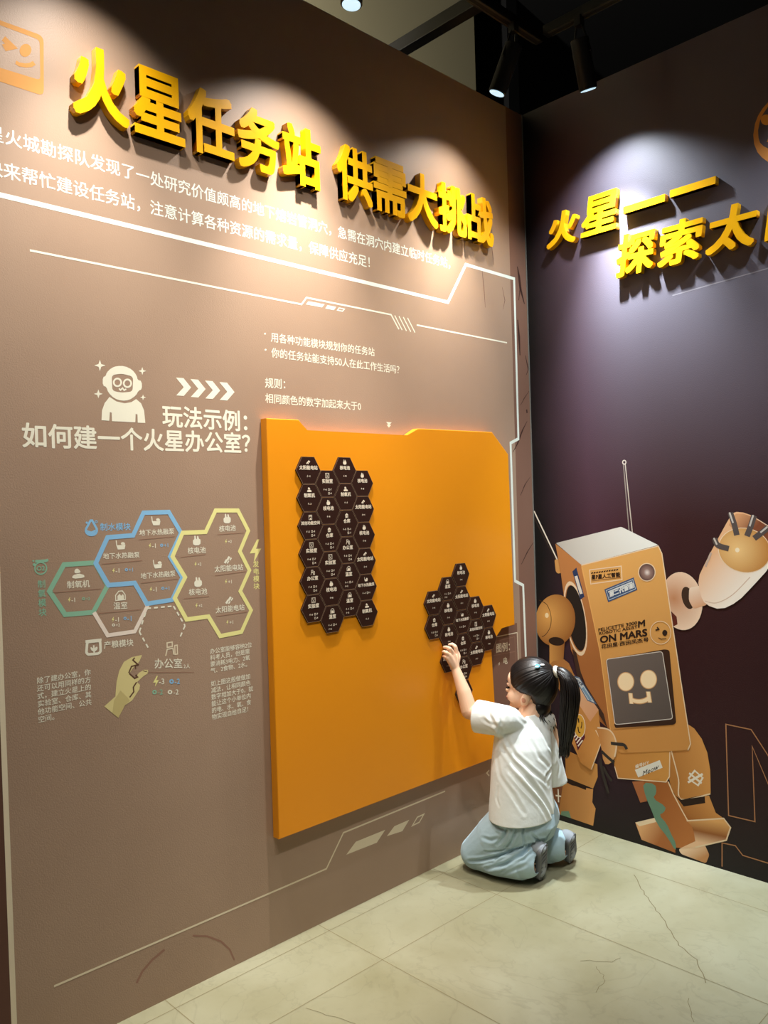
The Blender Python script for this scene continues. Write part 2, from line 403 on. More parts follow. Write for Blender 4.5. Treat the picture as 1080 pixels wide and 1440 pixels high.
# darker edge strips, and the rocky fissures beside the corner
def uvpoly(wall, d, uv, name, m, parent): return Sheet(wall, d).poly_uv(uv).done(name, m, parent)
ul = WL.uv((11, 1200))[0]
uvpoly(WL, .00012, [(-4.6, 0), (ul, 0), (ul, WT), (-4.6, WT)], 'edge_band', ink(96, 66, 54), P)
uvpoly(WL, .00012, [(-.115, 0), (0, 0), (0, WT), (-.115, WT)], 'edge_band', ink(126, 92, 76), P)
def fissure(px, wd, wall=WL, c=(62, 36, 30)):
    s = Sheet(wall, .0002); pts = s.uvs(px); n = len(pts); o = []
    for i, p in enumerate(pts): o.append((p, wd * math.sin(math.pi * (i + .35) / (n - .3))))
    l = [p + Vector((-w_ / 2, 0)) for p, w_ in o]; r = [p + Vector((w_ / 2, w_ * .3)) for p, w_ in o]
    return s.poly_uv(l + r[::-1]).done('printed_fissure', ink(*c), P)
Z8 = zoom(600, 340, .25)
fissure(Z8((510, 140), (520, 200), (528, 270), (550, 350)), .016); fissure(Z8((525, 262), (518, 330)), .008)
fissure(Z8((512, 440), (520, 540), (525, 640)), .014); fissure(Z8((555, 640), (572, 720), (560, 750)), .008)
fissure(Z8((583, 830), (550, 880), (528, 920)), .007); fissure(Z8((565, 1010), (540, 1060), (510, 1140), (485, 1185)), .012); fissure(Z8((562, 945), (565, 965)), .014)
ZJ = zoom(670, 600, .2362)
fissure(ZJ((320, 300), (290, 345), (262, 410)), .009); fissure(ZJ((345, 680), (305, 745), (268, 820)), .011)
fissure(Z8((312, 160), (322, 260), (330, 370)), .004, c=(112, 80, 68)); fissure(Z8((425, 255), (440, 330), (430, 380)), .004, c=(112, 80, 68)); fissure(Z8((365, 20), (378, 130)), .004, c=(112, 80, 68))

# frame line of the panel
w1 = .0165
Sheet(WL, D1).stroke([(-60, 259), (0, 274), (630, 425), (655, 372), (723, 392), (729, 617), (718, 623), (724.3, 817), (735.7, 823), (739.7, 927), (743, 1040)], .0130).done('printed_line', PALE, P)
Sheet(WL, D1).stroke([(-15, 500), (2, 960), (20, 1440), (22, 1490)], .013).done('printed_line', DIM, P)
Sheet(WL, D1).stroke([(42, 352), (424, 428), (431, 418.5), (550, 442.5), (561, 463)], .0055).done('printed_line', CREAM, P)
Sheet(WL, D1).stroke([(586, 457), (713, 482)], .0055).done('printed_line', CREAM, P)
ZE = zoom(340, 400, .3889)
s = Sheet(WL, D1)
for i in range(4): s.stroke(ZE((553 + i * 15.5, 112 + i * 3), (580 + i * 15.5, 165 + i * 3)), .0045)
s.done('printed_mark', CREAM, P)
Sheet(WL, D1).poly(ZE((241, 61), (299, 72), (290, 83), (232, 72))).poly(ZE((310, 75), (341, 81), (333, 93), (302, 87))).done('printed_mark', CREAM, P)
Sheet(WL, D1).stroke(ZE((352, 85), (371, 89), (364, 97), (346, 93)), .0035, True).done('printed_mark', CREAM, P)
Sheet(WL, D1).poly(ZE((522, 497), (542, 499), (532, 509))).poly(ZE((524, 507), (540, 508), (532, 518))).done('printed_mark', CREAM, P)
Sheet(WL, D1).stroke([(76, 1387), (459, 1221.7), (483, 1171), (626, 1112.6)], .0055).done('printed_line', DIM, P)
Z4 = zoom(0, 1000, .7037)
Sheet(WL, D1).poly(Z4((692, 287), (711, 261), (770, 237), (753, 263))).poly(Z4((773, 250), (788, 230), (818, 217), (804, 240))).done('printed_mark', DIM, P)
Sheet(WL, D1).stroke(Z4((824, 229), (834, 212), (847, 206), (838, 222)), .005, True).done('printed_mark', DIM, P)
Sheet(WL, D1).stroke([(688, 1083), (684.5, 1087), (688, 1091)], .006).done('printed_mark', DIM, P)
# old arc-shaped scuffs near the floor
Z7 = zoom(0, 1100, .463)
sc = mat('wall_scuff', rgb(146, 108, 92), .6, .3)
Sheet(WL, .0002).stroke(Z7((415, 610), (432, 575), (462, 540), (500, 508)), .007).done('scuff', sc, P)
Sheet(WL, .0002).stroke(Z7((585, 466), (630, 468), (672, 484), (698, 508), (712, 540)), .005).done('scuff', sc, P)

text('星火城勘探队发现了一处研究价值颇高的地下熔岩管洞穴，急需在洞穴内建立临时任务站，', WL, (-19, 184), (633, 371), D1, PALE, P, .012)
text('快来帮忙建设任务站，注意计算各种资源的需求量，保障供应充足！', WL, (-22, 232), (520, 369), D1, PALE, P, .012)
text('用各种功能模块规划你的任务站', WL, ZE((105, 190))[0], ZE((480, 245))[0], D1, CREAM, P, .008)
text('你的任务站能支持50人在此工作生活吗？', WL, ZE((107, 246))[0], ZE((570, 309))[0], D1, CREAM, P, .008)
text('规则：', WL, ZE((84, 355))[0], ZE((157, 361))[0], D1, CREAM, P, .012)
text('相同颜色的数字加起来大于0', WL, ZE((85, 411))[0], ZE((431, 441))[0], D1, CREAM, P, .012)
s = Sheet(WL, D1)
for c in ZE((84, 178), (86, 236)): s.ell(c, 1.3, 1.3, n=10)
s.done('printed_mark', CREAM, P)
ZC = zoom(0, 480, .3519)
text('玩法示例：', WL, ZC((648, 297))[0], ZC((988, 322))[0], D1, CREAM, P, .022)
text('如何建一个火星办公室？', WL, ZC((88, 375))[0], ZC((1000, 409))[0], D1, CREAM, P, .022)
ZA = zoom(120, 490, .213)
s = Sheet(WL, D1)
for (x, y) in ((598, 192), (694, 202), (790, 212), (885, 222)):
    s.poly(ZA((x, y), (x + 50, y + 4), (x + 100, y + 66), (x + 52, y + 122), (x + 2, y + 118), (x + 52, y + 64)))
s.done('printed_arrows', CREAM, P)

# legend panel printed beside the board
ZK = zoom(680, 860, .1389)
Sheet(WL, .0002).poly([(690, 1075), (690, 885), (706, 880), (727, 876), (733, 1060)]).done('printed_panel', ink(126, 92, 76), P)
Sheet(WL, D1).stroke(ZK((100, 262), (340, 213), (352, 520), (362, 900)), .004).done('printed_line', DIM, P)
Sheet(WL, D1).stroke(ZK((100, 306), (315, 255), (330, 600), (336, 900)), .002).stroke(ZK((100, 446), (325, 404)), .002).done('printed_line', ink(150, 112, 92), P)
text('图例：', WL, ZK((128, 373))[0], ZK((266, 352))[0], D1, DIM, P, .02)
text('电', WL, ZK((201, 500))[0], ZK((242, 495))[0], D1, DIM, P, .02)
Sheet(WL, D1).poly(ZK((160, 512), (150, 535), (157, 535), (153, 552), (166, 527), (159, 527), (164, 512))).done('printed_mark', DIM, P)

# astronaut
def thing_on(wall, name, px, label, cat, group=None):
    q = wall.uv(px); return empty(name, wall.p3(q[0], q[1], 0), label, cat, group)
ast = thing_on(WL, 'astronaut_decal', (172, 594), 'cream astronaut figure with sparkles printed above the how-to heading on the brown wall', 'wall decal')
head = smooth_poly(ZA((140, 160), (170, 130), (205, 116), (260, 116), (310, 140), (340, 180), (345, 208), (372, 215), (374, 270), (350, 280), (335, 310), (290, 342), (240, 346), (190, 330), (150, 290), (140, 255), (115, 245), (115, 190), (135, 182)), 1)
visor = round_poly(ZA((174, 176), (240, 166), (316, 186), (312, 285), (240, 292), (178, 280)), 5)
Sheet(WL, D1).poly(head, [visor]).done('helmet', CREAM, ast)
for c in ZA((212, 224), (278, 230)): Sheet(WL, D1).ell(c, 6.4, 6.6, hole=.62).done('eye', CREAM, ast)
Sheet(WL, D1).stroke(ZA((222, 264), (232, 275), (246, 262), (256, 276), (270, 268)), .004).done('mouth', CREAM, ast)
Sheet(WL, D1).poly(ZA((160, 320), (205, 350), (260, 362), (305, 354), (335, 334), (368, 362), (388, 410), (396, 492), (346, 490), (344, 436), (332, 432), (330, 488), (176, 480), (174, 424), (162, 420), (158, 478), (107, 474), (110, 410), (128, 360))).done('suit', CREAM, ast)
for (c, r) in ((ZA((96, 112))[0], 8), (ZA((376, 149))[0], 5.6), (ZA((86, 300))[0], 6.4), (ZA((381, 323))[0], 4.2)):
    Sheet(WL, D1).poly([(c[0] + r * (1 if i % 2 == 0 else .34) * math.cos(i * math.pi / 4), c[1] + r * (1 if i % 2 == 0 else .34) * math.sin(i * math.pi / 4)) for i in range(8)]).done('sparkle', CREAM, ast)

# square face emblem by the headline
emb = thing_on(WL, 'face_emblem', (30, 128), 'orange square winking face emblem printed before the headline', 'wall decal')
ZB = zoom(0, 20, .2407)
TAN = ink(196, 138, 70)
Sheet(WL, D1).poly(round_poly(ZB((-190, -35), (255, 128), (256, 478), (-190, 330)), 9), [round_poly(ZB((-170, 0), (232, 150), (236, 385), (-170, 260)), 6)]).done('outline', TAN, emb)
Sheet(WL, D1).ell(ZB((149, 211))[0], 8.2, 9.2, .3).done('eye', TAN, emb)
Sheet(WL, D1).stroke(ZB((20, 140), (68, 186), (22, 196)), .016).done('winking_eye', TAN, emb)
Sheet(WL, D1).stroke(ZB((92, 280), (112, 293), (150, 299), (180, 296), (200, 284)), .010).done('mouth', TAN, emb)

# ------------------------------------------------------------------ hexagon diagram
ZD = zoom(30, 700, .3241)
dia = thing_on(WL, 'hexagon_diagram', (215, 890), 'outlined hexagon diagram of station modules printed under the how-to heading', 'diagram')
BLUE = ink(136, 188, 226); GREEN = ink(138, 186, 158); YEL = ink(232, 226, 150); WHT = ink(234, 220, 206)
wd = .0125
Sheet(WL, D1).stroke(ZD((185, 290), (320, 282), (375, 380), (312, 497), (190, 507), (122, 405)), wd, True).done('outline', GREEN, dia, 'green hexagon outline')
Sheet(WL, D1 + .00003).stroke(ZD((378, 379), (492, 370), (547, 470), (492, 580), (375, 597), (315, 497)), wd * .85).done('outline', WHT, dia, 'white hexagon outline')
Sheet(WL, D1 + .00006).stroke(ZD((323, 284), (374, 172), (485, 163), (530, 65), (640, 62), (693, 152), (645, 255), (699, 345), (654, 443), (545, 460), (492, 370), (378, 379)), wd, True).done('outline', BLUE, dia, 'blue outline around three hexagons')
Sheet(WL, D1 + .00009).stroke(ZD((700, 152), (800, 148), (843, 55), (940, 55), (985, 143), (948, 232), (990, 315), (950, 405), (997, 488), (955, 582), (863, 600), (812, 515), (717, 528), (666, 435), (711, 345), (656, 255)), wd, True).done('outline', YEL, dia, 'yellow outline around five hexagons')
Sheet(WL, D1).dash(ZD((550, 650), (512, 582), (545, 480), (660, 470), (710, 555), (688, 606)), .0045, .012, .009).done('dashed_outline', CREAM, dia)
s = Sheet(WL, D1)
for a in ((510, 182, 665, 168), (350, 288, 525, 272), (520, 370, 680, 352), (135, 412, 345, 395), (335, 502, 520, 485), (690, 258, 800, 246), (850, 160, 965, 152), (840, 338, 975, 320), (705, 438, 815, 428), (845, 515, 980, 495), (548, 758, 750, 757)):
    Sheet(WL, D1).stroke(ZD((a[0], a[1]), (a[2], a[3])), .0016).done('rule_line', ink(150, 114, 94), dia)

def icon(s, kind, c, k, P2):
    """small pictograms; P2 maps local (x right, y up, unit = icon height) to shapes on sheet s"""
    q = lambda *pts: [P2(c, x * k, y * k) for x, y in pts]
    if kind == 'battery': s.poly_uv(smooth_poly(q((-.45, -.5), (.45, -.5), (.5, .15), (.28, .2), (.22, .55), (.05, .55), (.05, .2), (-.08, .2), (-.12, .6), (-.3, .6), (-.28, .2), (-.5, .1)), 1))
    elif kind == 'solar':
        for x, y in ((-.28, -.28), (.08, .05)):
            s.poly_uv(q((x - .3, y - .05), (x, y + .32), (x + .22, y + .2), (x - .06, y - .2))); s.poly_uv(q((x + .08, y - .12), (x + .3, y + .16), (x + .44, y + .04), (x + .2, y - .24)))
    elif kind == 'lab':
        s.stroke_uv(q((-.5, -.5), (-.5, .5), (.5, .5), (.5, -.5)), .09 * k, True); s.stroke_uv(q((-.22, .5), (-.22, .1), (0, -.12), (.22, .1), (.22, .5)), .08 * k)
        s.stroke_uv(q((-.25, -.5), (-.25, -.25), (.25, -.25), (.25, -.5)), .07 * k)
    elif kind == 'warehouse':
        s.poly_uv(q((-.5, .12), (0, .52), (.5, .12), (.4, .12), (.4, -.5), (.26, -.5), (.26, .02), (-.26, .02), (-.26, -.5), (-.4, -.5), (-.4, .12))); s.poly_uv(q((-.17, -.5), (.17, -.5), (.17, -.1), (-.17, -.1)))
    elif kind == 'office':
        s.stroke_uv(q((-.45, -.5), (-.3, 0), (.2, 0), (.25, -.5)), .1 * k); s.stroke_uv(q((-.3, .15), (-.3, .5), (.15, .5), (.15, .15)), .1 * k, True); s.stroke_uv(q((.36, -.5), (.36, .2), (.58, .2), (.58, -.5)), .09 * k, True)
    elif kind == 'green':
        s.stroke_uv(q((-.5, -.45), (-.5, .1), (-.15, .48), (.25, .48), (.55, .05), (.55, -.45)), .1 * k, True); s.poly_uv(q((-.3, -.4), (-.3, .0), (-.05, .2), (.1, -.02), (.3, .15), (.4, -.05), (.4, -.4)))
    elif kind == 'oxygen':
        s.poly_uv(smooth_poly(q((-.62, -.5), (.62, -.5), (.6, -.2), (.3, -.1), (.1, .0), (-.6, -.15)), 1)); s.poly_uv(smooth_poly(q((-.3, .0), (.28, .06), (.15, .3), (-.05, .5), (-.3, .45), (-.4, .2)), 1))
    elif kind == 'pump':
        s.poly_uv(q((-.55, .55), (-.45, .55), (-.4, .05), (.5, .05), (.4, -.4), (-.35, -.4), (-.5, .0))); s.poly_uv(smooth_poly(q((0, .08), (.02, .3), (.2, .35), (.4, .3), (.5, .05)), 1))
    else:
        s.stroke_uv(q((-.4, -.5), (-.4, .2), (.4, .2), (.4, -.5)), .1 * k, True); s.poly_uv(q((-.45, .35), (.45, .35), (.45, .5), (-.45, .5))); s.poly_uv(q((-.1, -.5), (.2, -.5), (.2, -.1), (-.1, -.1)))
    return s
def bolt(s, c, k, P2): return s.poly_uv([P2(c, x * k, y * k) for x, y in ((.1, .5), (-.3, -.08), (-.02, -.08), (-.12, -.5), (.3, .1), (.03, .1), (.22, .5))])
addP = lambda c, x, y: (c[0] + x, c[1] + y)
ICONS = [('pump', (585, 103)), ('pump', (432, 207)), ('pump', (592, 290)), ('oxygen', (247, 328)), ('green', (429, 425)), ('battery', (893, 92)), ('battery', (761, 187)), ('battery', (767, 367)), ('solar', (897, 267)), ('solar', (903, 442))]
for k_, c in ICONS: icon(Sheet(WL, D1), k_, WL.uv(ZD(c)[0], D1), .026, addP).done('module_icon', CREAM, dia)
icon(Sheet(WL, D1), 'office', WL.uv(ZD((648, 655))[0], D1), .036, addP).done('office_icon', DIM, dia)
for t, l, r in (('地下水热融泵', (512, 152), (663, 145)), ('地下水热融泵', (354, 254), (513, 247)), ('地下水热融泵', (518, 340), (668, 328)), ('制氧机', (198, 378), (297, 372)), ('温室', (400, 470), (460, 466)), ('核电池', (858, 135), (930, 130)),
                ('核电池', (722, 230), (800, 226)), ('核电池', (727, 410), (806, 405)), ('太阳能电站', (838, 310), (962, 300)), ('太阳能电站', (843, 488), (968, 474)), ('产粮模块', (358, 640), (486, 627)), ('办公室', (578, 720), (698, 718)), ('2人', (704, 731), (732, 730))):
    text(t, WL, ZD(l)[0], ZD(r)[0], D1, CREAM, dia, .014, 'printed_text')
text('制水模块', WL, ZD((342, 127))[0], ZD((474, 125))[0], D1, BLUE, dia, .018)
text_block('制\n氧\n模\n块', WL, ZD((70, 358))[0], ZD((72, 516))[0], ZD((106, 400))[0], D1, GREEN, dia, .016, line=1.12)
text_block('发\n电\n模\n块', WL, ZD((1004, 275))[0], ZD((1008, 398))[0], ZD((1032, 330))[0], D1, YEL, dia, .016, line=1.12)
def num(t, l, r, m=CREAM): text(t, WL, ZD(l)[0], ZD(r)[0], D1, m, dia, .01)
for c, t in (((558, 208), '-1'), ((400, 316), '-1'), ((562, 397), '-1'), ((208, 443), '-1'), ((398, 528), '-1'), ((888, 190), '+2'), ((756, 288), '+2'), ((888, 364), '+1'), ((760, 468), '+2'), ((894, 540), '+1')):
    bolt(Sheet(WL, D1), WL.uv(ZD(c)[0], D1), .013, addP).done('bolt_icon', YEL, dia); num(t, (c[0] + 9, c[1]), (c[0] + 25, c[1] - 1))
for c, t, m in (((609, 206), '+1', BLUE), ((456, 312), '+1', BLUE), ((614, 393), '+1', BLUE), ((450, 523), '-1', BLUE), ((270, 438), '+2', GREEN), ((400, 552), '+2', CREAM)):
    Sheet(WL, D1).ell(ZD(c)[0], 2.2, 2.2, n=12, hole=.45).done('ring_icon', m, dia); num(t, (c[0] + 10, c[1]), (c[0] + 28, c[1] - 1), m)
bolt(Sheet(WL, D1), WL.uv(ZD((584, 797))[0], D1), .03, addP).done('bolt_icon', YEL, dia); num('-3', (597, 797), (620, 795))
Sheet(WL, D1).ell(ZD((652, 797))[0], 3.2, 3.4, n=14, hole=.4).done('ring_icon', BLUE, dia); num('-2', (665, 797), (688, 795), BLUE)
Sheet(WL, D1).ell(ZD((578, 843))[0], 3.2, 3.2, n=14, hole=.4).done('ring_icon', GREEN, dia); num('-2', (592, 843), (614, 841), GREEN)
Sheet(WL, D1).ell(ZD((645, 843))[0], 3.2, 3.2, n=14, hole=.4).done('ring_icon', CREAM, dia); num('-2', (660, 843), (682, 841))
bolt(Sheet(WL, D1), WL.uv(ZD((1016, 232))[0], D1), .072, addP).done('power_icon', YEL, dia)
# water drop, oxygen flask and crop box
Sheet(WL, D1).stroke(smooth_poly(ZD((304, 92), (318, 118), (330, 140), (322, 158), (304, 163), (286, 158), (278, 140), (290, 118)), 1), .006, True).poly(ZD((284, 140), (304, 146), (325, 136), (318, 154), (304, 158), (290, 154))).ell(ZD((284, 108))[0], 1.6, 1.6).ell(ZD((325, 104))[0], 2, 2, hole=.5).done('drop_icon', BLUE, dia)
Sheet(WL, D1).ell(ZD((84, 306))[0], 9.2, 9.2, hole=.8).stroke(ZD((60, 276), (110, 273)), .007).ell(ZD((56, 290))[0], 2, 2).ell(ZD((52, 274))[0], 1.3, 1.3).ell(ZD((112, 271))[0], 2, 2).done('oxygen_icon', GREEN, dia)
text('O2', WL, ZD((66, 307))[0], ZD((102, 305))[0], D1, GREEN, dia, .03)
Sheet(WL, D1).stroke(round_poly(ZD((286, 626), (342, 620), (344, 668), (334, 676), (290, 680), (282, 672)), 3), .007, True).stroke(ZD((278, 624), (348, 616)), .007).stroke(ZD((314, 640), (316, 672)), .004).poly(smooth_poly(ZD((300, 645), (314, 655), (330, 643), (331, 658), (316, 670), (301, 660)), 1)).done('crop_icon', CREAM, dia)
text_block('除了建办公室，你\n还可以用同样的方\n式，建立火星上的\n实验室、仓库、其\n他功能空间、公共\n空间。', WL, ZD((66, 780))[0], ZD((70, 978))[0], ZD((301, 770))[0], D1, CREAM, dia, .01, line=1.12)
text_block('办公室能够容纳2位\n科考人员，但是需\n要消耗3电力、2氧\n气、2食物、2水。', WL, ZD((818, 655))[0], ZD((822, 763))[0], ZD((1000, 640))[0], D1, CREAM, dia, .01, line=1.1)
text_block('如上图这般做做加\n减法，让相同颜色\n数字相加大于0，就\n能让这个小单位内\n的电、水、氧、食\n物实现自给自足！', WL, ZD((822, 795))[0], ZD((828, 965))[0], ZD((1004, 785))[0], D1, CREAM, dia, .01, line=1.1)
# printed hand
hd = thing_on(WL, 'hand_decal', (170, 1005), 'pale yellow drawn hand reaching up to the dashed hexagon outline', 'wall decal')
Sheet(WL, D1).poly(ZD((360, 905), (408, 862), (413, 800), (425, 750), (445, 712), (478, 692), (522, 682), (523, 686), (511, 712), (484, 740), (468, 762), (494, 782), (510, 760), (532, 746), (549, 747), (551, 760), (528, 776), (502, 800), (515, 812), (512, 832), (480, 880), (450, 900), (421, 955))).done('hand', ink(216, 202, 142), hd)
Sheet(WL, D1 + .00004).stroke(ZD((492, 694), (484, 704), (506, 724), (478, 732), (466, 760)), .004).stroke(ZD((468, 762), (492, 784), (504, 778), (496, 768)), .004).stroke(ZD((500, 800), (486, 822), (488, 842), (470, 866)), .004).stroke(ZD((494, 726), (497, 742)), .003).stroke(ZD((528, 750), (540, 754), (546, 752)), .002).done('contour', ink(96, 66, 50), hd)
Sheet(WL, D1 + .00004).poly(ZD((430, 836), (462, 868), (470, 880), (450, 900), (421, 955), (395, 934), (402, 880))).done('wrist_tone', ink(196, 180, 122), hd)

# ------------------------------------------------------------------ orange board
BD = .032
def prism(wall, px_or_uv, d0, d1, bev, uv=False, seg=2):
    pts = px_or_uv if uv else [wall.uv(p, d1) for p in px_or_uv]
    bm = bmesh.new(); a = [bm.verts.new(wall.p3(p[0], p[1], d1)) for p in pts]; b = [bm.verts.new(wall.p3(p[0], p[1], d0)) for p in pts]
    front = bm.faces.new(a); bm.faces.new(b[::-1]); n = len(pts)
    for i in range(n): bm.faces.new((a[i], b[i], b[(i + 1) % n], a[(i + 1) % n]))
    if bev: bmesh.ops.bevel(bm, geom=list(front.edges), offset=bev, segments=seg, affect='EDGES', profile=.5)
    return bm
board_px = [(374.5, 588), (420, 590), (432, 606), (573, 613), (588, 602.5), (692, 607.5), (714.9, 639), (723.9, 878.7), (705.4, 882.7), (697.9, 894), (690.5, 915), (696, 996), (698.5, 1064.5), (400, 1178)]
bpts = [WL.uv(p, BD) for p in board_px]
yl = bpts[0][0]; bpts[-1] = (yl, bpts[-1][1])
M_ORANGE = noisy('orange_board_paint', rgb(228, 142, 14), rgb(234, 148, 18), 1.5, .42, .06, .4)
board = link('orange_board', mesh_of(prism(WL, bpts, .0022, BD, .0025, True), 'orange_board'), M_ORANGE)
tag(board, 'orange notched magnetic board standing off the brown wall above the kneeling child', 'board')

# ------------------------------------------------------------------ hexagon tiles
M_TILE = mat('dark_brown_tile', rgb(46, 22, 14), .5, .25); M_TEDGE = ink(176, 146, 118)
KINDS = {'solar': ('太阳能电站', ['+1'], 'solar panel'), 'battery': ('核电池', ['+8'], 'rabbit-eared battery'), 'lab': ('实验室', ['-6 -7', '   -4'], 'laboratory window'), 'oxygen': ('制氧机', ['-1'], 'oxygen mound'),
         'other': ('其他功能空间', ['-2 -1', '   -1'], 'long-named counter'), 'warehouse': ('仓库', ['-3 -1', '   -1'], 'gabled storehouse'), 'office': ('办公室', ['-3 -2', '   -2'], 'office desk'), 'green': ('温室', ['-1 -1', '+2   '], 'greenhouse'), 'pump': ('地下水热融泵', ['-1 +1'], 'pump tub')}
HR = .0500; TH = .006
def tile_mesh():
    bm = bmesh.new(); n = 6
    a = [bm.verts.new((TH, HR * math.cos(i * math.pi / 3), HR * math.sin(i * math.pi / 3))) for i in range(n)]
    b = [bm.verts.new((0, v.co.y, v.co.z)) for v in a]
    f = bm.faces.new(a); bm.faces.new(b[::-1])
    for i in range(n): bm.faces.new((a[i], b[i], b[(i + 1) % n], a[(i + 1) % n]))
    return mesh_of(bm, 'hexagon_tile')
TILE = tile_mesh()
def edge_mesh():  # pale line painted as light caught on the tile chamfers
    s = Sheet(WL, TH + .0003); s.stroke_uv([((HR - .0006) * math.cos(i * math.pi / 3), (HR - .0006) * math.sin(i * math.pi / 3)) for i in range(6)], .0005, True)
    me = bpy.data.meshes.new('edge_glint'); s.bm.to_mesh(me); s.bm.free(); return me
EDGE = edge_mesh()
_face = {}
def tile_face(kind):
    if kind in _face: return _face[kind]
    name, nums, _ = KINDS[kind]; s = Sheet(WL, TH + .0004)
    icon(s, kind, (0, .0265), .0150, addP)
    bm = s.bm
    wmax = min(.0150 * len(name), .076); k = wmax / len(name)
    def put(t, u0, u1, v, h, wgt):
        g = glyphs(t, wgt); me = place_text(g, WL, u0, u1, v - h / 2, v + h / 2, TH + .0004); bm.from_mesh(me); bpy.data.meshes.remove(me)
    put(name, -wmax / 2, wmax / 2, .0085, k * .95, .03)
    for r, row in enumerate(nums):
        toks = [(i, t) for i, t in zip((0, 1), (row[:2].strip(), row[3:].strip())) if t] if len(row) > 2 else [(.5, row)]
        for i, t in toks:
            c = (-.0125 + i * .021, -.019 - r * .0125); bolt(s, (c[0] - .0035, c[1]), .0075, addP) if i != 1 else s.stroke_uv([(c[0] - .006, c[1] - .003), (c[0] - .001, c[1] - .003), (c[0] - .001, c[1] + .003), (c[0] - .006, c[1] + .003)], .0012, True)
            put(t, c[0] + .001, c[0] + .008, c[1], .0058, .03)
    me = bpy.data.meshes.new('printed_face'); s.bm.to_mesh(me); s.bm.free(); _face[kind] = me
    return me
TCREAM = ink(228, 214, 192)
def tile(kind, u, v, label, group):
    o = bpy.data.objects.new('hexagon_tile', TILE); COL.objects.link(o); o.location = (BD, u, v); tag(o, label, 'magnetic tile', group)
    if not TILE.materials: TILE.materials.append(M_TILE)
    for nm, me, mt in (('edge_glint', EDGE, M_TEDGE), ('printed_face', tile_face(kind), TCREAM)):
        if not me.materials: me.materials.append(mt)
        c = bpy.data.objects.new(nm, me); COL.objects.link(c); c.parent = o
    return o
ORD = ['topmost', 'second down', 'third down', 'fourth down', 'fifth down', 'lowest']
CN = ['first', 'second', 'third', 'last']
GRIDK = [['solar', 'oxygen', 'other', 'lab', 'office', 'lab'], ['lab', 'battery', 'warehouse', 'lab', 'battery', 'green'], ['battery', 'oxygen', 'warehouse', 'office', 'green', 'green'], ['battery', 'solar', 'battery', 'solar', 'pump', 'oxygen']]
TOPV = [1.476, 1.433, 1.4775, 1.4345]
for ci in range(4):
    for ri in range(6):
        k = GRIDK[ci][ri]
        tile(k, -1.264 + ci * .0775 + ri * .0008, TOPV[ci] - ri * .0885, f'{KINDS[k][2]} tile, {ORD[ri]} in the {CN[ci]} column of the tall block', 'tiles in the tall four-column block')
CL = [(-.692, [(.993, 'solar'), (.903, 'warehouse')]), (-.6125, [(1.038, 'green'), (.948, 'battery'), (.858, 'battery'), (.768, 'other')]), (-.533, [(1.084, 'battery'), (.994, 'solar'), (.904, 'pump'), (.814, 'warehouse'), (.724, 'office'), (.634, 'lab')]),
      (-.4535, [(.949, 'battery'), (.859, 'other'), (.769, 'solar')]), (-.3745, [(.906, 'solar'), (.816, 'battery')])]
CN5 = ['first', 'second', 'middle', 'fourth', 'last']
for ci, (u, lst) in enumerate(CL):
    for ri, (v, k) in enumerate(lst):
        pos = 'lowest' if ri == len(lst) - 1 else ORD[ri]
        what = f'{KINDS[k][2]} tile' if (ci, ri) not in ((1, 3), (2, 5)) else ('dark tile under the hand' if ci == 1 else 'dark tile behind the forearm')
        tile(k, u, v, f'{what}, {pos} in the {CN5[ci]} column of the loose cluster', 'tiles in the loose cluster near the hand')

# ------------------------------------------------------------------ raised yellow letters
M_YEL = mat('yellow_acrylic', rgb(236, 172, 14), .24, .5)
LT = .026
ORDN = ['first', 'second', 'third', 'fourth', 'fifth', 'sixth', 'seventh', 'eighth', 'ninth', 'tenth']
MEAN = {'火': 'fire', '星': 'star', '任': 'duty', '务': 'task', '站': 'station', '供': 'supply', '需': 'need', '大': 'big', '挑': 'challenge', '战': 'battle', '—': 'dash', '探': 'explore', '索': 'search', '太': 'great', '阳': 'sun'}
def raised(ch, wall, u0, u1, v0, v1, label, group, weight=.027, shear=0):
    g = glyphs(ch, weight, .5, 0, shear, res=4)
    me = place_text(g, wall, u0, u1, v0, v1, LT / 2 + .0004, LT)
    c = wall.p3((u0 + u1) / 2, v0, 0)
    for v in me.vertices: v.co -= c
    bm = bmesh.new(); bm.from_mesh(me); bmesh.ops.recalc_face_normals(bm, faces=bm.faces); bm.to_mesh(me); bm.free()
    me.name = 'raised_letter'
    o = link('raised_letter', me, M_YEL); o.location = c
    return tag(o, label, 'raised letter', group)
for i, ch in enumerate('火星任务站'):
    raised(ch, WL, -1.993 + i * .1682, -1.993 + i * .1682 + .157, 2.392, 2.583, f'raised yellow {MEAN[ch]} character, {ORDN[i]} of the headline on the brown wall', 'raised headline letters')
for i, ch in enumerate('供需大挑战'):
    raised(ch, WL, -1.094 + i * .1690, -1.094 + i * .1690 + .164, 2.392, 2.582, f'raised yellow {MEAN[ch]} character, {ORDN[i + 5]} of the headline on the brown wall', 'raised headline letters')
